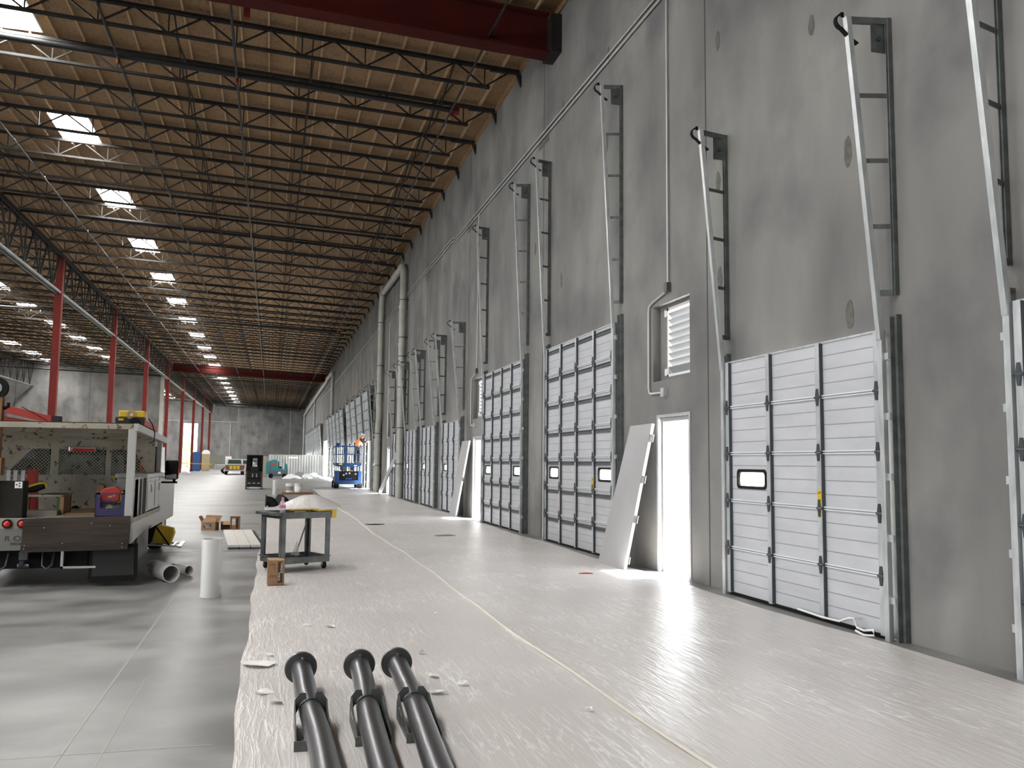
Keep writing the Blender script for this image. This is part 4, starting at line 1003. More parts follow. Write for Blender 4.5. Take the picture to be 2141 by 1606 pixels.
o = TB(); o.box(-1.62, 11.75, .80, -1.585, 12.5, 1.25); o.build('side_panel', 'darkbox', tk); o = TB(); [o.box(-1.63, y, .80, -1.575, y+.04, 1.27) for y in (11.75, 12.05, 12.45)]; o.build('stake', 'truck_white', tk)
# rack
o = TB(); o.box(-1.66, YR-.03, .50, -1.575, YR+.055, 1.86); o.build('rack_post', 'truck_white', tk, bevel=.004)
o = TB(); o.box(-4.2, YR-.03, .80, -4.11, YR+.055, 1.86); o.build('rack_post', 'truck_white', tk)
for y in (13.9,): o = TB(); o.box(-1.64, y, .80, -1.58, y+.06, 1.80); o.build('rack_post', 'truck_white', tk)
for i, (y, z, h) in enumerate(((YR-.03, 1.855, .065), (11.85, 1.82, .06), (12.45, 1.79, .06), (13.05, 1.77, .055), (13.6, 1.76, .055))):
    o = TB(); o.box(-4.2, y, z, -1.60, y+.06, z+h); o.build('rack_crossbar', 'rust_white', tk, bevel=.003)
for x in (-1.60, -4.18): o = TB(); o.prism([(YR-.04, 1.84), (YR-.04, 1.925), (14.35, 1.83), (14.35, 1.745)], x, x+.05, 'x'); o.build('rack_rail', 'truck_white', tk)
o = TB(); o.add([(-4.2, YR-.03, 1.922), (-1.6, YR-.03, 1.922), (-1.6, 14.3, 1.828), (-4.2, 14.3, 1.828), (-4.2, YR-.03, 1.930), (-1.6, YR-.03, 1.930), (-1.6, 14.3, 1.836), (-4.2, 14.3, 1.836)], [(0, 3, 2, 1), (4, 5, 6, 7), (0, 1, 5, 4), (1, 2, 6, 5), (2, 3, 7, 6), (3, 0, 4, 7)])
o.build('rack_deck', 'oldwood', tk)
# bulkhead with expanded mesh windows
YB = 13.35
wins = [((-3.50, 1.27), (-3.27, 1.52), (-3.17, 1.63), (-2.94, 1.63), (-2.94, 1.27)), ((-2.84, 1.28), (-2.84, 1.63), (-2.24, 1.63), (-2.24, 1.28)), ((-2.17, 1.27), (-2.17, 1.63), (-1.88, 1.63), (-1.68, 1.27))]
o = TB(); a0, a1 = YB-.012, YB+.012
o.box(-4.2, a0, .80, -1.60, a1, 1.27); o.box(-4.2, a0, 1.63, -1.60, a1, 1.80)
o.prism([(-4.2, 1.27), (-3.50, 1.27), (-3.17, 1.63), (-4.2, 1.63)], a0, a1); o.box(-2.94, a0, 1.27, -2.84, a1, 1.63); o.box(-2.24, a0, 1.27, -2.17, a1, 1.63); o.prism([(-1.68, 1.27), (-1.60, 1.27), (-1.60, 1.63), (-1.88, 1.63)], a0, a1)
o.box(-2.84, a0, 1.27, -2.24, a1, 1.28)
bh = o.build('bulkhead', 'rust_white', tk)
def inside(p, poly):
    c = False; n = len(poly)
    for i in range(n):
        a, b = poly[i], poly[(i+1) % n]
        if (a[1] > p[1]) != (b[1] > p[1]) and p[0] < (b[0]-a[0])*(p[1]-a[1])/(b[1]-a[1])+a[0]: c = not c
    return c
st = .045
for poly in wins:
    o = TB()
    xs_ = [p[0] for p in poly]; x0, x1 = min(xs_), max(xs_)
    for i in range(int((x1-x0)/st)+2):
        for k in range(12):
            for s in (-1, 1):
                a = (x0+i*st, 1.27+k*st); b = (a[0]+s*st, a[1]+st)
                mid = ((a[0]+b[0])/2, (a[1]+b[1])/2)
                if inside(mid, poly): o.bar((a[0], YB, a[1]), (b[0], YB, b[1]), .0085, .014, up=(0, 1, 0))
    o.build('mesh_guard', 'rust_white', bh)
o = TB(); o.box(-2.71, YB-.06, 1.60, -2.37, YB-.0125, 1.665); l = o.build('brake_light', 'steel', bh, bevel=.008)
o = TB(); o.box(-2.66, YB-.067, 1.607, -2.38, YB-.0605, 1.64); o.build('lens', 'redlens', l)
o = TB(); o.prism([(-2.14, 1.205), (-2.045, 1.205), (-2.045, 1.255), (-2.14, 1.255)], YB-.016, YB-.0125); l = o.build('warning_label', 'yellow', bh); o = TB(); o.prism([(-2.11, 1.212), (-2.075, 1.212), (-2.092, 1.245)], YB-.018, YB-.0165); o.build('print', 'ink', l)
# cab
o = TB(); o.box(-3.78, 14.35, .45, -1.72, 17.4, 1.22); o.prism([(-3.78, 1.22), (-1.72, 1.22), (-1.84, 1.80), (-3.66, 1.80)], 14.40, 15.8); cb = o.build('cab', 'truck_white', tk, bevel=.03)
o = TB(); o.prism([(-3.70, 1.20), (-1.78, 1.20), (-1.86, 1.74), (-3.62, 1.74)], 14.30, 14.34); o.build('cab_back', 'black', cb)
o = TB(); o.prism([(-3.20, 1.22), (-2.12, 1.22), (-2.16, 1.56), (-3.16, 1.56)], 14.285, 14.295); o.build('rear_window', 'greenglass', cb)
o = TB(); o.prism([(14.55, 1.28), (15.55, 1.28), (15.4, 1.7), (14.6, 1.7)], -1.80, -1.70, 'x'); o.build('side_window', 'glass', cb)
o = TB(); o.box(-1.72, 15.05, 1.12, -1.45, 15.09, 1.15); o.box(-1.52, 15.05, 1.13, -1.48, 15.09, 1.2); ar = o.build('mirror_arm', 'black', cb)
o = TB(); o.box(-1.64, 15.0, 1.18, -1.44, 15.12, 1.49); mi = o.build('mirror', 'black', cb, bevel=.03)
o = TB(); o.prism([(-1.62, 1.195), (-1.46, 1.195), (-1.46, 1.27), (-1.62, 1.25)], 14.985, 14.998); o.build('spot_mirror', 'steel', mi)
# tall post with pulley at the left rear, crane boom across
o = TB(); o.box(-3.13, YR+.0, .80, -3.035, YR+.1, 2.2); o.box(-3.14, YR-.02, 1.3, -3.0, YR+.12, 1.5); o.build('crane_post', 'wood', tk)
o = TB(); o.lathe([(.0, -.025), (.13, -.025), (.13, -.015), (.105, -.008), (.105, .008), (.13, .015), (.13, .025), (0, .025)], 24, (-3.12, YR+.05, 2.31), 'y'); pu = o.build('pulley', 'black', tk, smooth=True)
o = TB(); o.lathe([(0, -.032), (.07, -.032), (.07, -.026), (0, -.026)], 20, (-3.12, YR+.05, 2.31), 'y'); o.build('pulley_hub', 'steel', pu)
o = TB(); o.tube([(-3.03, YR+.05, 2.07), (-2.98, YR+.05, 2.10), (-2.985, YR+.05, 2.14)], .02, 8); o.build('roller', 'black', tk)
o = TB(); o.bar((-3.8, 12.8, 2.24), (-2.82, 12.8, 2.005), .08, .10); o.bar((-3.8, 12.9, 2.08), (-2.95, 12.9, 1.93), .07, .07); bo = o.build('crane_boom', 'redpaint', tk)
o = TB(); o.box(-2.83, 12.74, 1.86, -2.73, 12.9, 2.06); o.build('boom_end', 'darkgrey', bo)
o = TB(); o.tube([(-3.0, 12.0, 2.13), (-2.9, 12.5, 2.03), (-2.88, 12.8, 1.99)], .005, 6); o.build('cable', 'black', tk)
# step bracket on the side
o = TB()
o.bar((-1.58, 12.9, .34), (-1.16, 12.9, .31), .03, .02); o.bar((-1.58, 13.2, .34), (-1.20, 13.2, .33), .03, .02); o.bar((-1.17, 12.8, .31), (-1.17, 13.35, .33), .05, .03); o.bar((-1.25, 12.85, .33), (-1.25, 13.3, .34), .03, .015); o.build('side_step', 'steel', tk)
yj = thing('fuel_can', 'yellow plastic can strapped tilted on the side step of the truck', 'can', (-1.42, 13.0, .35))
o = MB(); a = R(-14); rot = lambda x, z: (x*cos(a)-z*sin(a), x*sin(a)+z*cos(a))
o.prism([rot(-.12, .0), rot(.12, .0), rot(.13, .18), rot(.10, .24), rot(-.10, .24), rot(-.13, .2)], -.07, .09); o.build('can_body', 'yellow', yj, bevel=.015)
o = MB(); o.prism([rot(-.08, .04), rot(.08, .04), rot(.08, .18), rot(-.08, .18)], -.078, -.0705); o.build('panel', 'yellow', yj)
o = MB(); p0 = rot(-.14, .22); p1 = rot(.13, -.01); o.bar((p0[0], -.082, p0[1]), (p1[0], -.082, p1[1]), .02, .004, up=(0, 1, 0)); o.build('strap', 'black', yj)
# load on the rack
t = thing('tool_case', 'dark grey tool case lying on the truck rack under the yellow one', 'case', (-1.73, 11.9, 1.93)); o = MB(); o.box(-.17, -.1, 0, .16, .12, .095); o.build('case', 'darkgrey', t, bevel=.012)
o = MB(); o.lathe([(0, -.01), (.065, -.01), (.065, .01), (0, .01)], 20, (.06, -.105, .03), 'y'); o.build('wheel', 'black', t, smooth=True); MB().box(-.13, -.108, .05, -.07, -.1, .075).build('latch', 'yellow', t)
t = thing('tool_case', 'yellow tool case lying on top of the dark case on the truck rack', 'case', (-1.71, 11.9, 2.026)); o = MB(); o.box(-.15, -.1, 0, .15, .1, .08); o.build('case', 'yellow', t, bevel=.01)
o = MB(); [o.lathe([(r_, -.004), (r_+.008, -.004), (r_+.008, 0), (r_, 0)], 20, (0, -.101, .03), 'y') for r_ in (.05, .035, .02)]; o.build('ribs', 'ply', t, smooth=True)
MB().lathe([(0, -.006), (.018, -.006), (.018, 0), (0, 0)], 14, (0, -.101, .03), 'y').build('hub', 'galv', t)
t = tag(MB().bar((-1.58, 11.85, 1.965), (-1.60, 13.3, 1.93), .035, .07).build('red_bar', 'redpaint'), 'long red painted bar lying along the right rail of the truck rack', 'bar')
t = tag(MB().bar((-1.635, 12.1, 1.985), (-1.64, 13.5, 1.92), .05, .05).build('grey_tube', 'truck_grey'), 'grey tube tied beside the red bar on the truck rack', 'tube')
t = tag(MB().tube([(-1.57, 12.3, 2.03), (-1.55, 12.5, 1.97), (-1.535, 12.7, 1.85), (-1.55, 12.72, 1.74), (-1.6, 12.7, 1.72)], .007, 6).build('rubber_strap', 'black'), 'black rubber strap tying the bars to the truck rack', 'strap')
# load on the bed
t = thing('dark_bin', 'dark wooden box at the left rear corner of the truck bed', 'box', (-2.94, 11.42, .80)); MB().box(-.17, -.08, .0, .17, .14, .43).build('bin', 'darkbox', t)
MB().box(.08, -.0815, .35, .158, -.0803, .425).build('label', 'paper', t); o = MB(); [o.lathe([(0, -.001), (.010, -.001), (.010, 0), (0, 0)], 10, (x, -.0816, z), 'y') for x, z in ((.10, .39), (.13, .405), (.13, .375))]; o.build('print', 'ink', t)
t = thing('milk_crate', 'dark blue plastic crate full of tools at the right rear of the bed', 'crate', (-1.84, 11.57, .81))
o = MB(); w2, d2, h2 = .165, .15, .28
for s in (-1, 1):
    o.box(s*w2-.005, -d2, 0, s*w2+.005, d2, h2); 
o.box(-w2, d2-.01, 0, w2, d2, h2); o.box(-w2, -d2, 0, w2, -d2+.01, .10); o.box(-w2, -d2, .10, -w2+.05, -d2+.01, h2); o.box(w2-.05, -d2, .10, w2, -d2+.01, h2); o.box(-w2, -d2, h2-.015, w2, -d2+.01, h2); o.box(-w2, -d2, 0, w2, d2, .01); o.build('crate', 'blue_crate', t)
o = MB()
for k in range(8):
    x = -.115+k*.03
    for s in (-1, 1): o.bar((x, -d2+.005, .10), (x+s*.1 if abs(x+s*.1) < .12 else (.12*s), -d2+.005, .10+(.1 if abs(x+s*.1) < .12 else abs(.12*s-x))), .006, .006, up=(0, 1, 0))
o.build('mesh_side', 'blue_crate', t)
t = thing('power_tool_case', 'red power tool case sticking out of the blue crate', 'case', (-1.87, 11.57, .98)); o = MB(); o.prism([(-.12, 0), (.11, .0), (.13, .14), (.06, .19), (-.05, .17), (-.10, .12)], -.1, .09); o.build('case', 'redpaint', t, bevel=.01); text('lettering', 'HILTI', .035, 'paper', t, (.03, -.103, .07), (R(90), R(-12), 0))
blob(-1.74, 11.55, .05, .07, .12, 'yellow', 'yellow_rope', 'yellow cord bundle in the blue crate beside the red case', 'rope', 21, .5, zb=.97)
blob(-1.84, 11.56, .11, .1, .1, 'hivis', 'work_gloves', 'yellow-green gloves seen through the side of the blue crate', 'gloves', 22, .5, zb=.84)
t = thing('loading_bench', 'low steel and wood platform standing on the truck bed behind the dark box', 'bench', (-2.75, 12.3, .80)); o = MB(); o.box(-.28, -.2, .22, .26, .25, .245); o.build('top', 'rust_white', t)
o = MB(); [o.box(.0+.03*k, -.19, .246, .008+.03*k, .24, .256) for k in range(8)]; o.build('grating', 'galv_dark', t)
for x in (-.26, .18): MB().box(x, -.19, 0, x+.05, -.14, .22).build('leg', 'green' if x > 0 else 'bag', t)
for x in (-.26, .22): MB().box(x, .18, 0, x+.04, .24, .22).build('leg', 'wood', t)
MB().box(.215, -.2, .0, .26, .18, .22).build('side_plank', 'ply', t)
tag(MB().box(-3.0, 11.9, .8+.001, -2.52, 12.12, .86).build('folded_tarp', 'bag'), 'grey folded tarp under the steel platform on the truck', 'tarp')
tag(MB().box(-2.45, 12.0, .801, -2.05, 13.25, .82).build('plywood_sheet', 'ply'), 'plywood sheet lying on the truck bed in front of the bulkhead', 'plywood')
tag(MB().box(-2.04, 12.0, .801, -1.99, 12.5, .84).build('lumber_piece', 'ply'), 'short lumber piece on the truck bed beside the plywood', 'lumber')
t = thing('step_ladder', 'aluminium ladder standing upright at the left of the truck bed', 'ladder', (-3.2, 12.75, .80)); o = MB()
for x in (-.12, -.04, .05, .13): o.box(x, 0, 0, x+.045, .03, .54)
o.build('rails', 'galv', t); MB().box(-.12, .031, .3, .17, .045, .34).build('rung', 'galv', t)
t = tag(MB().prism([(-3.05, .80), (-2.90, .80), (-2.93, 1.36), (-3.05, 1.34)], 12.62, 12.66).build('red_board', 'redpaint'), 'dark red board leaning beside the ladder on the truck', 'panel')
t = thing('rubber_boot', 'black boot-like rubber hose with yellow rim on the steel platform', 'hose', (-2.86, 12.22, 1.06)); MB().tube([(-.12, 0, .03), (.0, 0, .05), (.11, 0, .09)], [.03, .04, .035], 12).build('body', 'black', t, True)
MB().tube([(-.14, -.02, .05), (-.05, -.03, .085), (.05, -.03, .12), (.12, -.02, .13), (.15, -.01, .1), (.14, 0, .07)], .014, 8).build('rim', 'yellow', t, True)
t = thing('light_fixture', 'pale grey folded metal covers lying at the right of the truck bed', 'metal cover', (-1.86, 12.35, 1.10)); o = MB(); o.prism([(-.2, .0), (.12, .0), (.2, .12), (-.05, .1)], 0, .35); o.build('cover', 'truck_white', t); MB().box(-.19, .0, -.30, .0, .33, -.002).build('base', 'darkgrey', t)
tag(MB().prism([(-2.15, 1.0), (-2.03, .98), (-2.06, 1.16), (-2.13, 1.18)], 12.2, 12.4).build('cardboard_scrap', 'card'), 'cardboard piece sticking up behind the blue crate', 'cardboard')
blob(-3.32, 13.75, .09, .06, .13, 'blue_cloth', 'blue_bag', 'blue cloth bag seen through the mesh at the left of the bulkhead', 'bag', 30, .3, zb=1.5)
tag(MB().box(-1.84, 13.7, .8, -1.77, 13.74, 1.74).build('orange_board', 'cone'), 'orange-red board standing behind the right end of the bulkhead', 'board')
blob(-2.55, 13.1, .05, .05, .04, 'black', 'black_glove', 'black glove on the plywood by the bulkhead', 'glove', 31, .4, zb=.82)

# ------------------------------------------------------------------ forklift
fk = thing('forklift', 'black forklift standing in the middle distance, seen from behind', 'forklift', (-.84, 48.2, 0))
o = MB(); o.box(-.42, -.35, .12, .42, .4, .55); o.prism([(-.42, .55), (.42, .55), (.36, .95), (-.36, .95)], -.3, .35); o.build('counterweight', 'blackgloss', fk, bevel=.03)
o = MB(); o.box(-.43, -.36, .1, -.36, .5, .9); o.box(.37, -.36, .1, .44, .5, .9); o.build('side_panel', 'brown', fk)
o = MB(); [o.bar((s*.40, -.25, .9), (s*.36, -.12, 1.78), .055) for s in (-1, 1)]; [o.bar((s*.40, .75, .5), (s*.38, .7, 1.78), .055) for s in (-1, 1)]; o.box(-.41, -.2, 1.74, .41, .8, 1.79); o.build('overhead_guard', 'black', fk)
o = MB(); [o.bar((s*.17, .8, .12), (s*.17, .8, 1.95-.2), .09, .1) for s in (-1, 1)]; o.box(-.17, .78, .95, .17, .84, 1.0); o.box(-.17, .78, 1.45, .12, .82, 1.49); o.box(-.42, .55, .9, -.2, .6, 1.76); o.box(.2, .55, .9, .42, .6, 1.76); o.box(-.2, .55, 1.62, .2, .6, 1.76); o.build('mast', 'black', fk)
o = MB(); o.box(-.18, .2, .85, .2, .3, 1.18); o.box(-.18, .2, .85, .2, .55, .93); o.build('seat', 'darkgrey', fk, bevel=.04)
o = MB(); o.lathe([(.13, 0), (.15, .01), (.15, .02), (.13, .02)], 16, (0.05, .62, 1.15), 'y'); o.build('steering_wheel', 'black', fk)
for x in (-.33, .33): o = MB(); o.lathe([(0, -.08), (.16, -.08), (.16, .08), (0, .08)], 18, (x, -.15, .16), 'x'); o.build('wheel', 'black', fk, smooth=True)
for x in (-.35, .35): o = MB(); o.lathe([(0, -.09), (.22, -.09), (.22, .09), (0, .09)], 18, (x, .6, .22), 'x'); o.build('wheel', 'black', fk, smooth=True)
for x in (-.24, .0, .24): MB().box(x-.07, -.365, .30, x+.07, -.352, .33).build('vent', 'galv', fk)
for x in (-.08, .12): MB().box(x-.03, -.318, .62, x+.03, -.302, .82).build('decal', 'bag', fk)
MB().box(-.36, -.36, .04, .40, -.33, .10).build('bumper_strip', 'galv', fk)

# ------------------------------------------------------------------ scissor lift and worker
sl = thing('scissor_lift', 'blue rough-terrain scissor lift beside the open dock doors', 'scissor lift', (4.18, 49.9, 0))
o = MB()
o.prism([(-.74, .32), (-.62, .22), (.62, .22), (.74, .32), (.74, .98), (.52, .98), (.52, .45), (-.52, .45), (-.52, .98), (-.74, .98)], -.35, .3); o.box(-.72, -.2, .35, .72, 1.8, .62); o.build('chassis', 'lift_blue', sl, bevel=.02)
o = MB(); o.box(-.50, -.30, .46, .50, .25, .96); o.build('engine_bay', 'black', sl)
o = MB(); o.box(-.16, -.34, .5, .2, -.31, .58); o.build('tray', 'lift_blue', sl); o = MB(); [o.box(x, -.33, z, x+.09, -.305, z+.09) for x, z in ((-.16, .78), (.02, .8), (.36, .76), (-.3, .7))]; o.build('gauge', 'galv', sl)
for sx in (-1, 1):
    for y in (-.15, 1.5):
        o = MB(); o.lathe([(0, -.14), (.18, -.14), (.21, -.10), (.21, .10), (.18, .14), (0, .14)], 20, (sx*.64, y, .21), 'x'); w_ = o.build('wheel', 'black', sl, smooth=True); o = MB(); o.lathe([(0, -.145), (.1, -.145), (.1, .145), (0, .145)], 14, (sx*.64, y, .21), 'x'); o.build('rim', 'galv', w_)
o = MB()
for k in range(3):
    for s in (-1, 1): o.bar((s*.3, -.2, .98+k*.09), (s*.3, 1.6, 1.07+k*.09), .05, .06); o.bar((s*.25, 1.6, .98+k*.09), (s*.25, -.2, 1.07+k*.09), .05, .06)
o.build('scissor_arms', 'lift_blue', sl)
o = MB(); o.prism([(-.72, 1.30), (-.5, 1.20), (.5, 1.20), (.72, 1.30), (.72, 1.42), (-.72, 1.42)], -.4, 1.9); pf = o.build('platform', 'lift_blue', sl)
MB().box(-.55, -.41, 1.31, -.36, -.401, 1.39).build('decal', 'yellow', pf); MB().box(.3, -.41, 1.25, .45, -.401, 1.3).build('decal', 'paper', pf)
o = MB()
for x in (-.70, -.28, -.12, .35, .70): o.bar((x, -.38, 1.42), (x, -.38, 2.36), .045)
for x in (-.70, .70): o.bar((x, 1.85, 1.42), (x, 1.85, 2.36), .045); o.bar((x, -.38, 2.36), (x, 1.85, 2.36), .04); o.bar((x, -.38, 1.9), (x, 1.85, 1.9), .03); o.bar((x, .7, 1.42), (x, .7, 2.36), .035)
for z in (1.9, 2.36): o.bar((-.7, -.38, z), (.7, -.38, z), .04); o.bar((-.7, 1.85, z), (.7, 1.85, z), .04)
o.build('railing', 'lift_blue', sl); MB().box(-.28, -.42, 1.95, -.12, -.36, 2.3).build('gate_post', 'lift_blue', sl)
MB().box(-.74, -.50, 2.28, -.5, -.32, 2.52).build('control_box', 'lift_blue', sl, bevel=.03); MB().box(-.12, -.36, 1.9, .3, -.2, 2.28).build('manual_box', 'galv', sl)

def skin_body(name, joints, edges, m, parent, root=0, levels=2):
    me = bpy.data.meshes.new(name); me.from_pydata([j[:3] for j in joints], edges, []); o = bpy.data.objects.new(name, me); C.objects.link(o); me.materials.append(M[m])
    md = o.modifiers.new('skin', 'SKIN'); md.use_smooth_shade = True
    if not me.skin_vertices: me.skin_vertices.new()
    for i, j in enumerate(joints):
        r_ = j[3] if isinstance(j[3], tuple) else (j[3], j[3]); me.skin_vertices[0].data[i].radius = r_; me.skin_vertices[0].data[i].use_root = (i == root)
    s = o.modifiers.new('sub', 'SUBSURF'); s.levels = levels; s.render_levels = levels; o.parent = parent; return o
wk = thing('person', 'worker in orange high-visibility vest and white hard hat reaching from the lift platform', 'person', (4.66, 49.9, 1.42))
J = [(0, 0, .92, (.16, .12)), (.01, 0, 1.02, (.16, .12)), (.08, 0, 1.18, (.185, .13)), (.17, 0, 1.32, (.165, .12)), (.23, -.01, 1.40, (.055, .055)), (.28, -.02, 1.48, (.09, .095)), (.31, -.02, 1.56, (.085, .09)),
     (-.08, 0, .84, (.09, .09)), (-.09, -.02, .48, (.065, .065)), (-.09, .0, .08, (.045, .045)), (-.09, -.10, .04, (.04, .035)),
     (.08, .02, .84, (.09, .09)), (.09, -.02, .48, (.065, .065)), (.09, .02, .08, (.045, .045)), (.09, -.08, .04, (.04, .035)),
     (.20, -.15, 1.30, (.055, .055)), (.34, -.20, 1.12, (.042, .042)), (.53, -.16, 1.20, (.032, .032)), (.58, -.15, 1.23, (.03, .02)),
     (.22, .14, 1.32, (.055, .055)), (.42, .16, 1.18, (.042, .042)), (.62, .12, 1.28, (.032, .032)), (.68, .11, 1.31, (.03, .02))]
Ed = [(0, 1), (1, 2), (2, 3), (3, 4), (4, 5), (5, 6), (0, 7), (7, 8), (8, 9), (9, 10), (0, 11), (11, 12), (12, 13), (13, 14), (3, 15), (15, 16), (16, 17), (17, 18), (3, 19), (19, 20), (20, 21), (21, 22)]
nj = len(J)
for hb, (hx, hy, hz), sg in ((18, (.58, -.15, 1.23), 1), (22, (.68, .11, 1.31), 1)):
    for k in range(5):
        a = (k-2)*.011; L_ = (.05, .07, .075, .07, .055)[k]
        J += [(hx+.03, hy+a, hz+.012, .009), (hx+.03+L_*.6, hy+a*1.4, hz+.02, .008), (hx+.03+L_, hy+a*1.5, hz+.008, .007)]; b = len(J)-3; Ed += [(hb, b), (b, b+1), (b+1, b+2)]
skin_body('body', J, Ed, 'skin', wk)
skin_body('vest', [(-.01, 0, .90, (.205, .16)), (.02, 0, 1.05, (.21, .16)), (.08, 0, 1.18, (.225, .165)), (.165, 0, 1.31, (.20, .15)), (.21, 0, 1.39, (.11, .11))], [(0, 1), (1, 2), (2, 3), (3, 4)], 'orange', wk)
for z0, x0, r0 in ((.97, .0, .214), (1.12, .05, .226)):
    skin_body('reflective_band', [(x0, 0, z0-.03, (r0, r0*.76)), (x0+.012, 0, z0+.03, (r0, r0*.76))], [(0, 1)], 'hivis', wk)
skin_body('sleeve', [(.17, -.09, 1.34, .10), (.20, -.16, 1.31, .09), (.29, -.19, 1.19, .075), (.34, -.20, 1.12, .068), (.46, -.175, 1.17, .056)], [(0, 1), (1, 2), (2, 3), (3, 4)], 'shirt', wk)
skin_body('sleeve', [(.17, .08, 1.35, .10), (.20, .14, 1.33, .09), (.33, .15, 1.25, .075), (.42, .16, 1.18, .068), (.55, .135, 1.24, .056)], [(0, 1), (1, 2), (2, 3), (3, 4)], 'shirt', wk)
skin_body('trousers', [(0, 0, .97, (.19, .145)), (0, 0, .88, (.185, .14)), (-.09, 0, .76, .125), (-.10, -.02, .48, .10), (-.10, 0, .07, .08), (.09, .01, .76, .125), (.10, -.02, .48, .10), (.10, .02, .07, .08)], [(0, 1), (1, 2), (2, 3), (3, 4), (1, 5), (5, 6), (6, 7)], 'denim', wk)
o = MB(); o.lathe([(.14, 1.545), (.118, 1.55), (.113, 1.59), (.09, 1.64), (.045, 1.67), (0, 1.675)], 20, (.315, -.02, 0)); o.build('hard_hat', 'white', wk, True)
for s in (-.09, .09): blob(s, -.05, .055, .12, .06, 'black', 'shoe', None, None, 1, .05, None, wk, .005)
o = MB(); [o.lathe([(0, 0), (.011, 0), (.011, .008), (0, .008)], 8, (.375, y, 1.525), 'x') for y in (-.055, .015)]; o.build('eye', 'black', wk); o = MB(); o.tube([(.37, -.02, 1.52), (.395, -.02, 1.495)], .013, 8); o.build('nose', 'skin', wk, True)
o = MB(); o.tube([(.365, -.045, 1.465), (.37, -.02, 1.462), (.365, .005, 1.465)], .006, 6); o.build('mouth', 'redlens', wk)
o = MB(); [o.tube([(.27, y, 1.50), (.28, y, 1.54)], .018, 8) for y in (-.12, .08)]; o.build('ear', 'skin', wk)

# ------------------------------------------------------------------ sweeper
sw = thing('floor_sweeper', 'teal and grey ride-on floor sweeper parked before the corrugated container', 'floor sweeper', (.5, 78.3, 0))
o = MB(); o.box(-.65, -.4, .15, .9, .5, .65); o.build('chassis', 'mgrey', sw, bevel=.02)
o = MB(); o.prism([(-.90, .35), (-.60, .35), (-.52, 1.55), (-.90, 1.35)], -.4, .5); o.prism([(-.45, .65), (.05, .65), (.05, 1.5), (-.2, 1.62), (-.45, 1.55)], -.4, .5); o.prism([(.62, .6), (.92, .55), (.84, 1.2), (.62, 1.4)], -.35, .45); o.prism([(.05, .62), (.6, .62), (.6, .75), (.05, .95)], -.38, .48); o.build('body_panel', 'teal', sw, bevel=.015)
o = MB(); o.prism([(-.60, .2), (-.42, .2), (-.38, 1.5), (-.54, 1.5)], -.41, .5); o.build('hopper_arm', 'mgrey', sw, bevel=.03)
o = MB(); o.box(.1, -.2, .85, .4, .3, 1.0); o.box(.08, -.2, .95, .16, .3, 1.45); o.build('seat', 'black', sw, bevel=.05)
o = MB(); o.lathe([(.14, 0), (.16, .01), (.16, .025), (.14, .02)], 18, (.62, 0, 1.5), 'y'); o.bar((.62, 0, 1.48), (.7, 0, 1.1), .04); o.build('steering_wheel', 'black', sw)
for x in (-.5, .62): o = MB(); o.lathe([(0, -.1), (.2, -.1), (.2, .1), (0, .1)], 20, (x, -.34, .2), 'y'); o.build('wheel', 'black', sw, smooth=True)
MB().box(-.36, -.42, 1.1, -.12, -.401, 1.3).build('decal', 'redlens', sw); MB().box(.1, -.42, .38, .32, -.401, .55).build('decal', 'paper', sw)
# container, beige cabinet, rubble
cn = thing('container', 'white corrugated container standing across the far floor', 'container', (2.2, 82, 0))
o = MB(); prof = []; x = -2.32; k = 0
while x < 2.30:
    prof += [(x, 0), (x+.06, .05), (x+.15, .05), (x+.21, 0)]; x += .235
v = [(p[0], p[1], z) for z in (.12, 1.98) for p in prof]; n_ = len(prof); o.add(v, [(i, i+1, n_+i+1, n_+i) for i in range(n_-1)]); cf = o.build('corrugated_side', 'container', cn); s = cf.modifiers.new('s', 'SOLIDIFY'); s.thickness = .01
o = MB(); o.box(-2.40, -.03, 1.96, 2.40, .12, 2.05); o.box(-2.40, -.03, .02, 2.40, .12, .13); o.box(-2.44, -.04, 0, -2.30, 2.3, 2.05); o.box(2.3, -.04, 0, 2.42, 2.3, 2.05); o.box(-2.4, .12, 1.97, 2.4, 2.3, 2.03); o.box(-2.4, 2.25, 0, 2.4, 2.3, 2); o.build('frame', 'container', cn)
MB().box(-.7, -.012, 1.72, .15, -.005, 1.88).build('sign_plate', 'white', cn)
tag(MB().box(-1.0, 82.4, 0, -.32, 83.6, 1.9).build('cabinet', 'beige', None, bevel=.02), 'beige cabinet beside the left end of the corrugated container', 'cabinet')
blob(1.7, 75.5, .75, .6, .32, 'debris', 'plastic_heap', 'crumpled white plastic heap in front of the container, left one', 'plastic heap', 41, .5)
blob(3.35, 76.0, .8, .6, .42, 'debris', 'plastic_heap', 'crumpled white plastic heap in front of the container, right one', 'plastic heap', 42, .5)
blob(2.4, 76.6, .45, .4, .55, 'bag', 'rubble_heap', 'dark pointed heap of rubble between the white plastic heaps', 'rubble heap', 43, .35)
blob(-8.2, 93, .55, .4, .32, 'container', 'covered_heap', 'grey covered heap on the floor left of the pickup trucks', 'heap', 44, .2)
t = thing('traffic_cone', 'small orange cone standing by the far red column', 'cone', (-9.0, 94, 0)); MB().lathe([(0, .7), (.03, .7), (.14, .04), (.2, .04), (.2, 0), (0, 0)], 16).build('cone', 'cone', t, True)
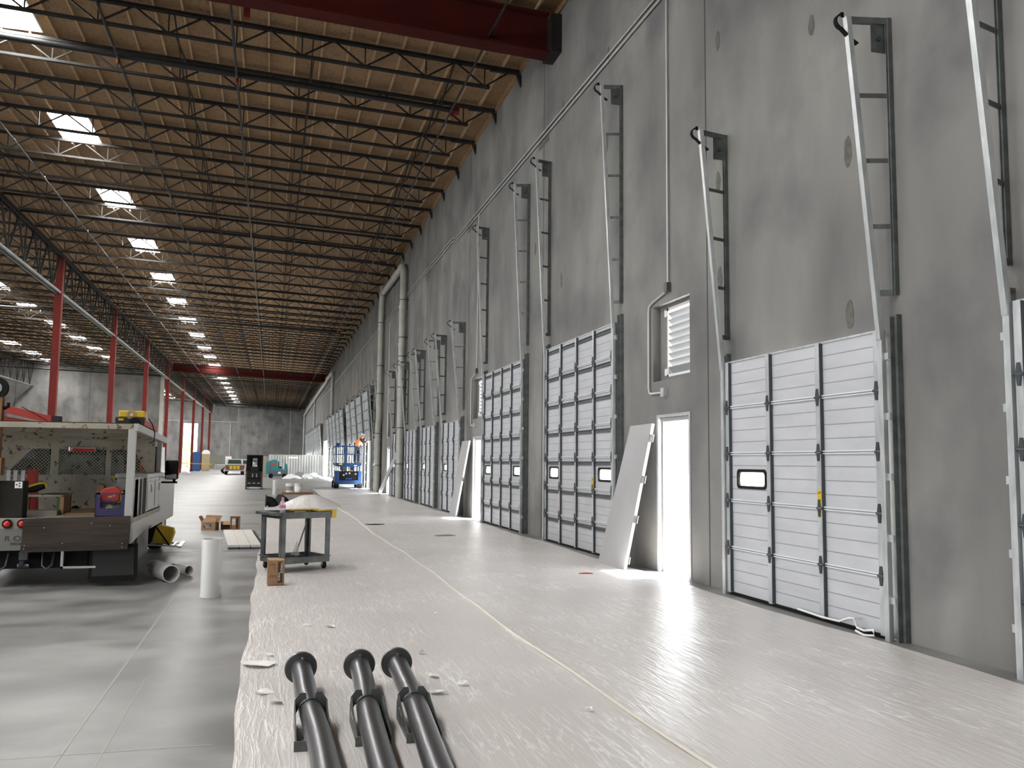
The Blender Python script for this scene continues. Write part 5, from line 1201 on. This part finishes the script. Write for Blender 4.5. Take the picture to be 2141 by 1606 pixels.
# pickups
def pickup(loc, rz, lbl, signs):
    p = thing('pickup_truck', lbl, 'pickup truck', loc, rz)
    o = MB(); o.box(-.95, 0, .45, -.87, 2.1, 1.02); o.box(.87, 0, .45, .95, 2.1, 1.02); o.box(-.87, 0, .6, .87, 2.1, .66); o.box(-.87, 2.05, .45, .87, 2.1, 1.02); o.box(-.95, 2.1, .42, .95, 5.4, 1.02); o.build('body', 'truck_white', p, bevel=.03)
    o = MB(); o.prism([(2.15, 1.02), (4.3, 1.02), (3.7, 1.62), (2.4, 1.64)], -.85, .85, 'x'); cb = o.build('cab', 'truck_white', p, bevel=.04)
    o = MB(); o.add([(-.7, 2.175, 1.12), (.7, 2.175, 1.12), (.62, 2.33, 1.55), (-.62, 2.33, 1.55), (-.7, 2.19, 1.12), (.7, 2.19, 1.12), (.62, 2.345, 1.55), (-.62, 2.345, 1.55)], [(0, 1, 2, 3), (7, 6, 5, 4), (0, 4, 5, 1), (1, 5, 6, 2), (2, 6, 7, 3), (3, 7, 4, 0)]); o.box(-.865, 2.5, 1.1, .865, 3.6, 1.5); o.build('window', 'glass', cb)
    o = MB(); o.box(-.86, -.03, .5, .86, .02, 1.0); tg = o.build('tailgate', 'brown' if signs else 'truck_white', p)
    if signs:
        for x in (-.38, -.02, .34): MB().box(x-.14, -.045, .58, x+.14, -.031, .92).build('yellow_jug', 'yellow', tg)
    MB().box(-.95, -.16, .38, .95, -.03, .5).build('bumper', 'steel', p)
    for s in (-1, 1): MB().box(s*.91-.05, -.02, .7, s*.91+.05, .0, 1.0).build('tail_light', 'redlens', p)
    for s in (-1, 1):
        for y in (1.0, 4.4): o = MB(); o.lathe([(0, -.13), (.37, -.13), (.37, .13), (0, .13)], 20, (s*.82, y, .37), 'x'); w_ = o.build('wheel', 'black', p, smooth=True); o = MB(); o.lathe([(0, -.135), (.2, -.135), (.2, .135), (0, .135)], 16, (s*.82, y, .37), 'x'); o.build('rim', 'galv', w_)
pickup((-3.62, 95, 0), R(3), 'white pickup truck with yellow jugs at its tailgate, seen from behind', True)
pickup((-5.95, 102.2, 0), R(-84), 'white pickup truck behind the first one, seen from its side', False)
# site toilets
for x, m_, l in ((-9.72, 'porta_blue', 'blue portable toilet behind the red columns'), (-8.55, 'porta_tan', 'tan portable toilet with white roof behind the red columns')):
    t = thing('portable_toilet', l, 'portable toilet', (x, 125, 0)); MB().box(-.48, -.5, .0, .48, .5, 2.35).build('cabin', m_, t, bevel=.03)
    o = MB(); o.prism([(-.5, 2.35), (.5, 2.35), (.36, 2.6), (-.36, 2.6)] if 'tan' not in m_ else [(-.5, 2.3), (.5, 2.3), (.45, 2.62), (.2, 2.85), (-.2, 2.85), (-.45, 2.62)], -.52, .52); o.build('roof', 'white' if 'tan' in m_ else m_, t)
    MB().box(-.36, -.52, .1, .36, -.501, 2.15).build('door', m_, t)
t = tag(MB().bar((-12.2, 120.4, 1.1), (-7.4, 120.4, .95), .01, .08, up=(0, 0, 1)).build('caution_tape', 'yellow'), 'yellow caution tape stretched in front of the portable toilets', 'tape')
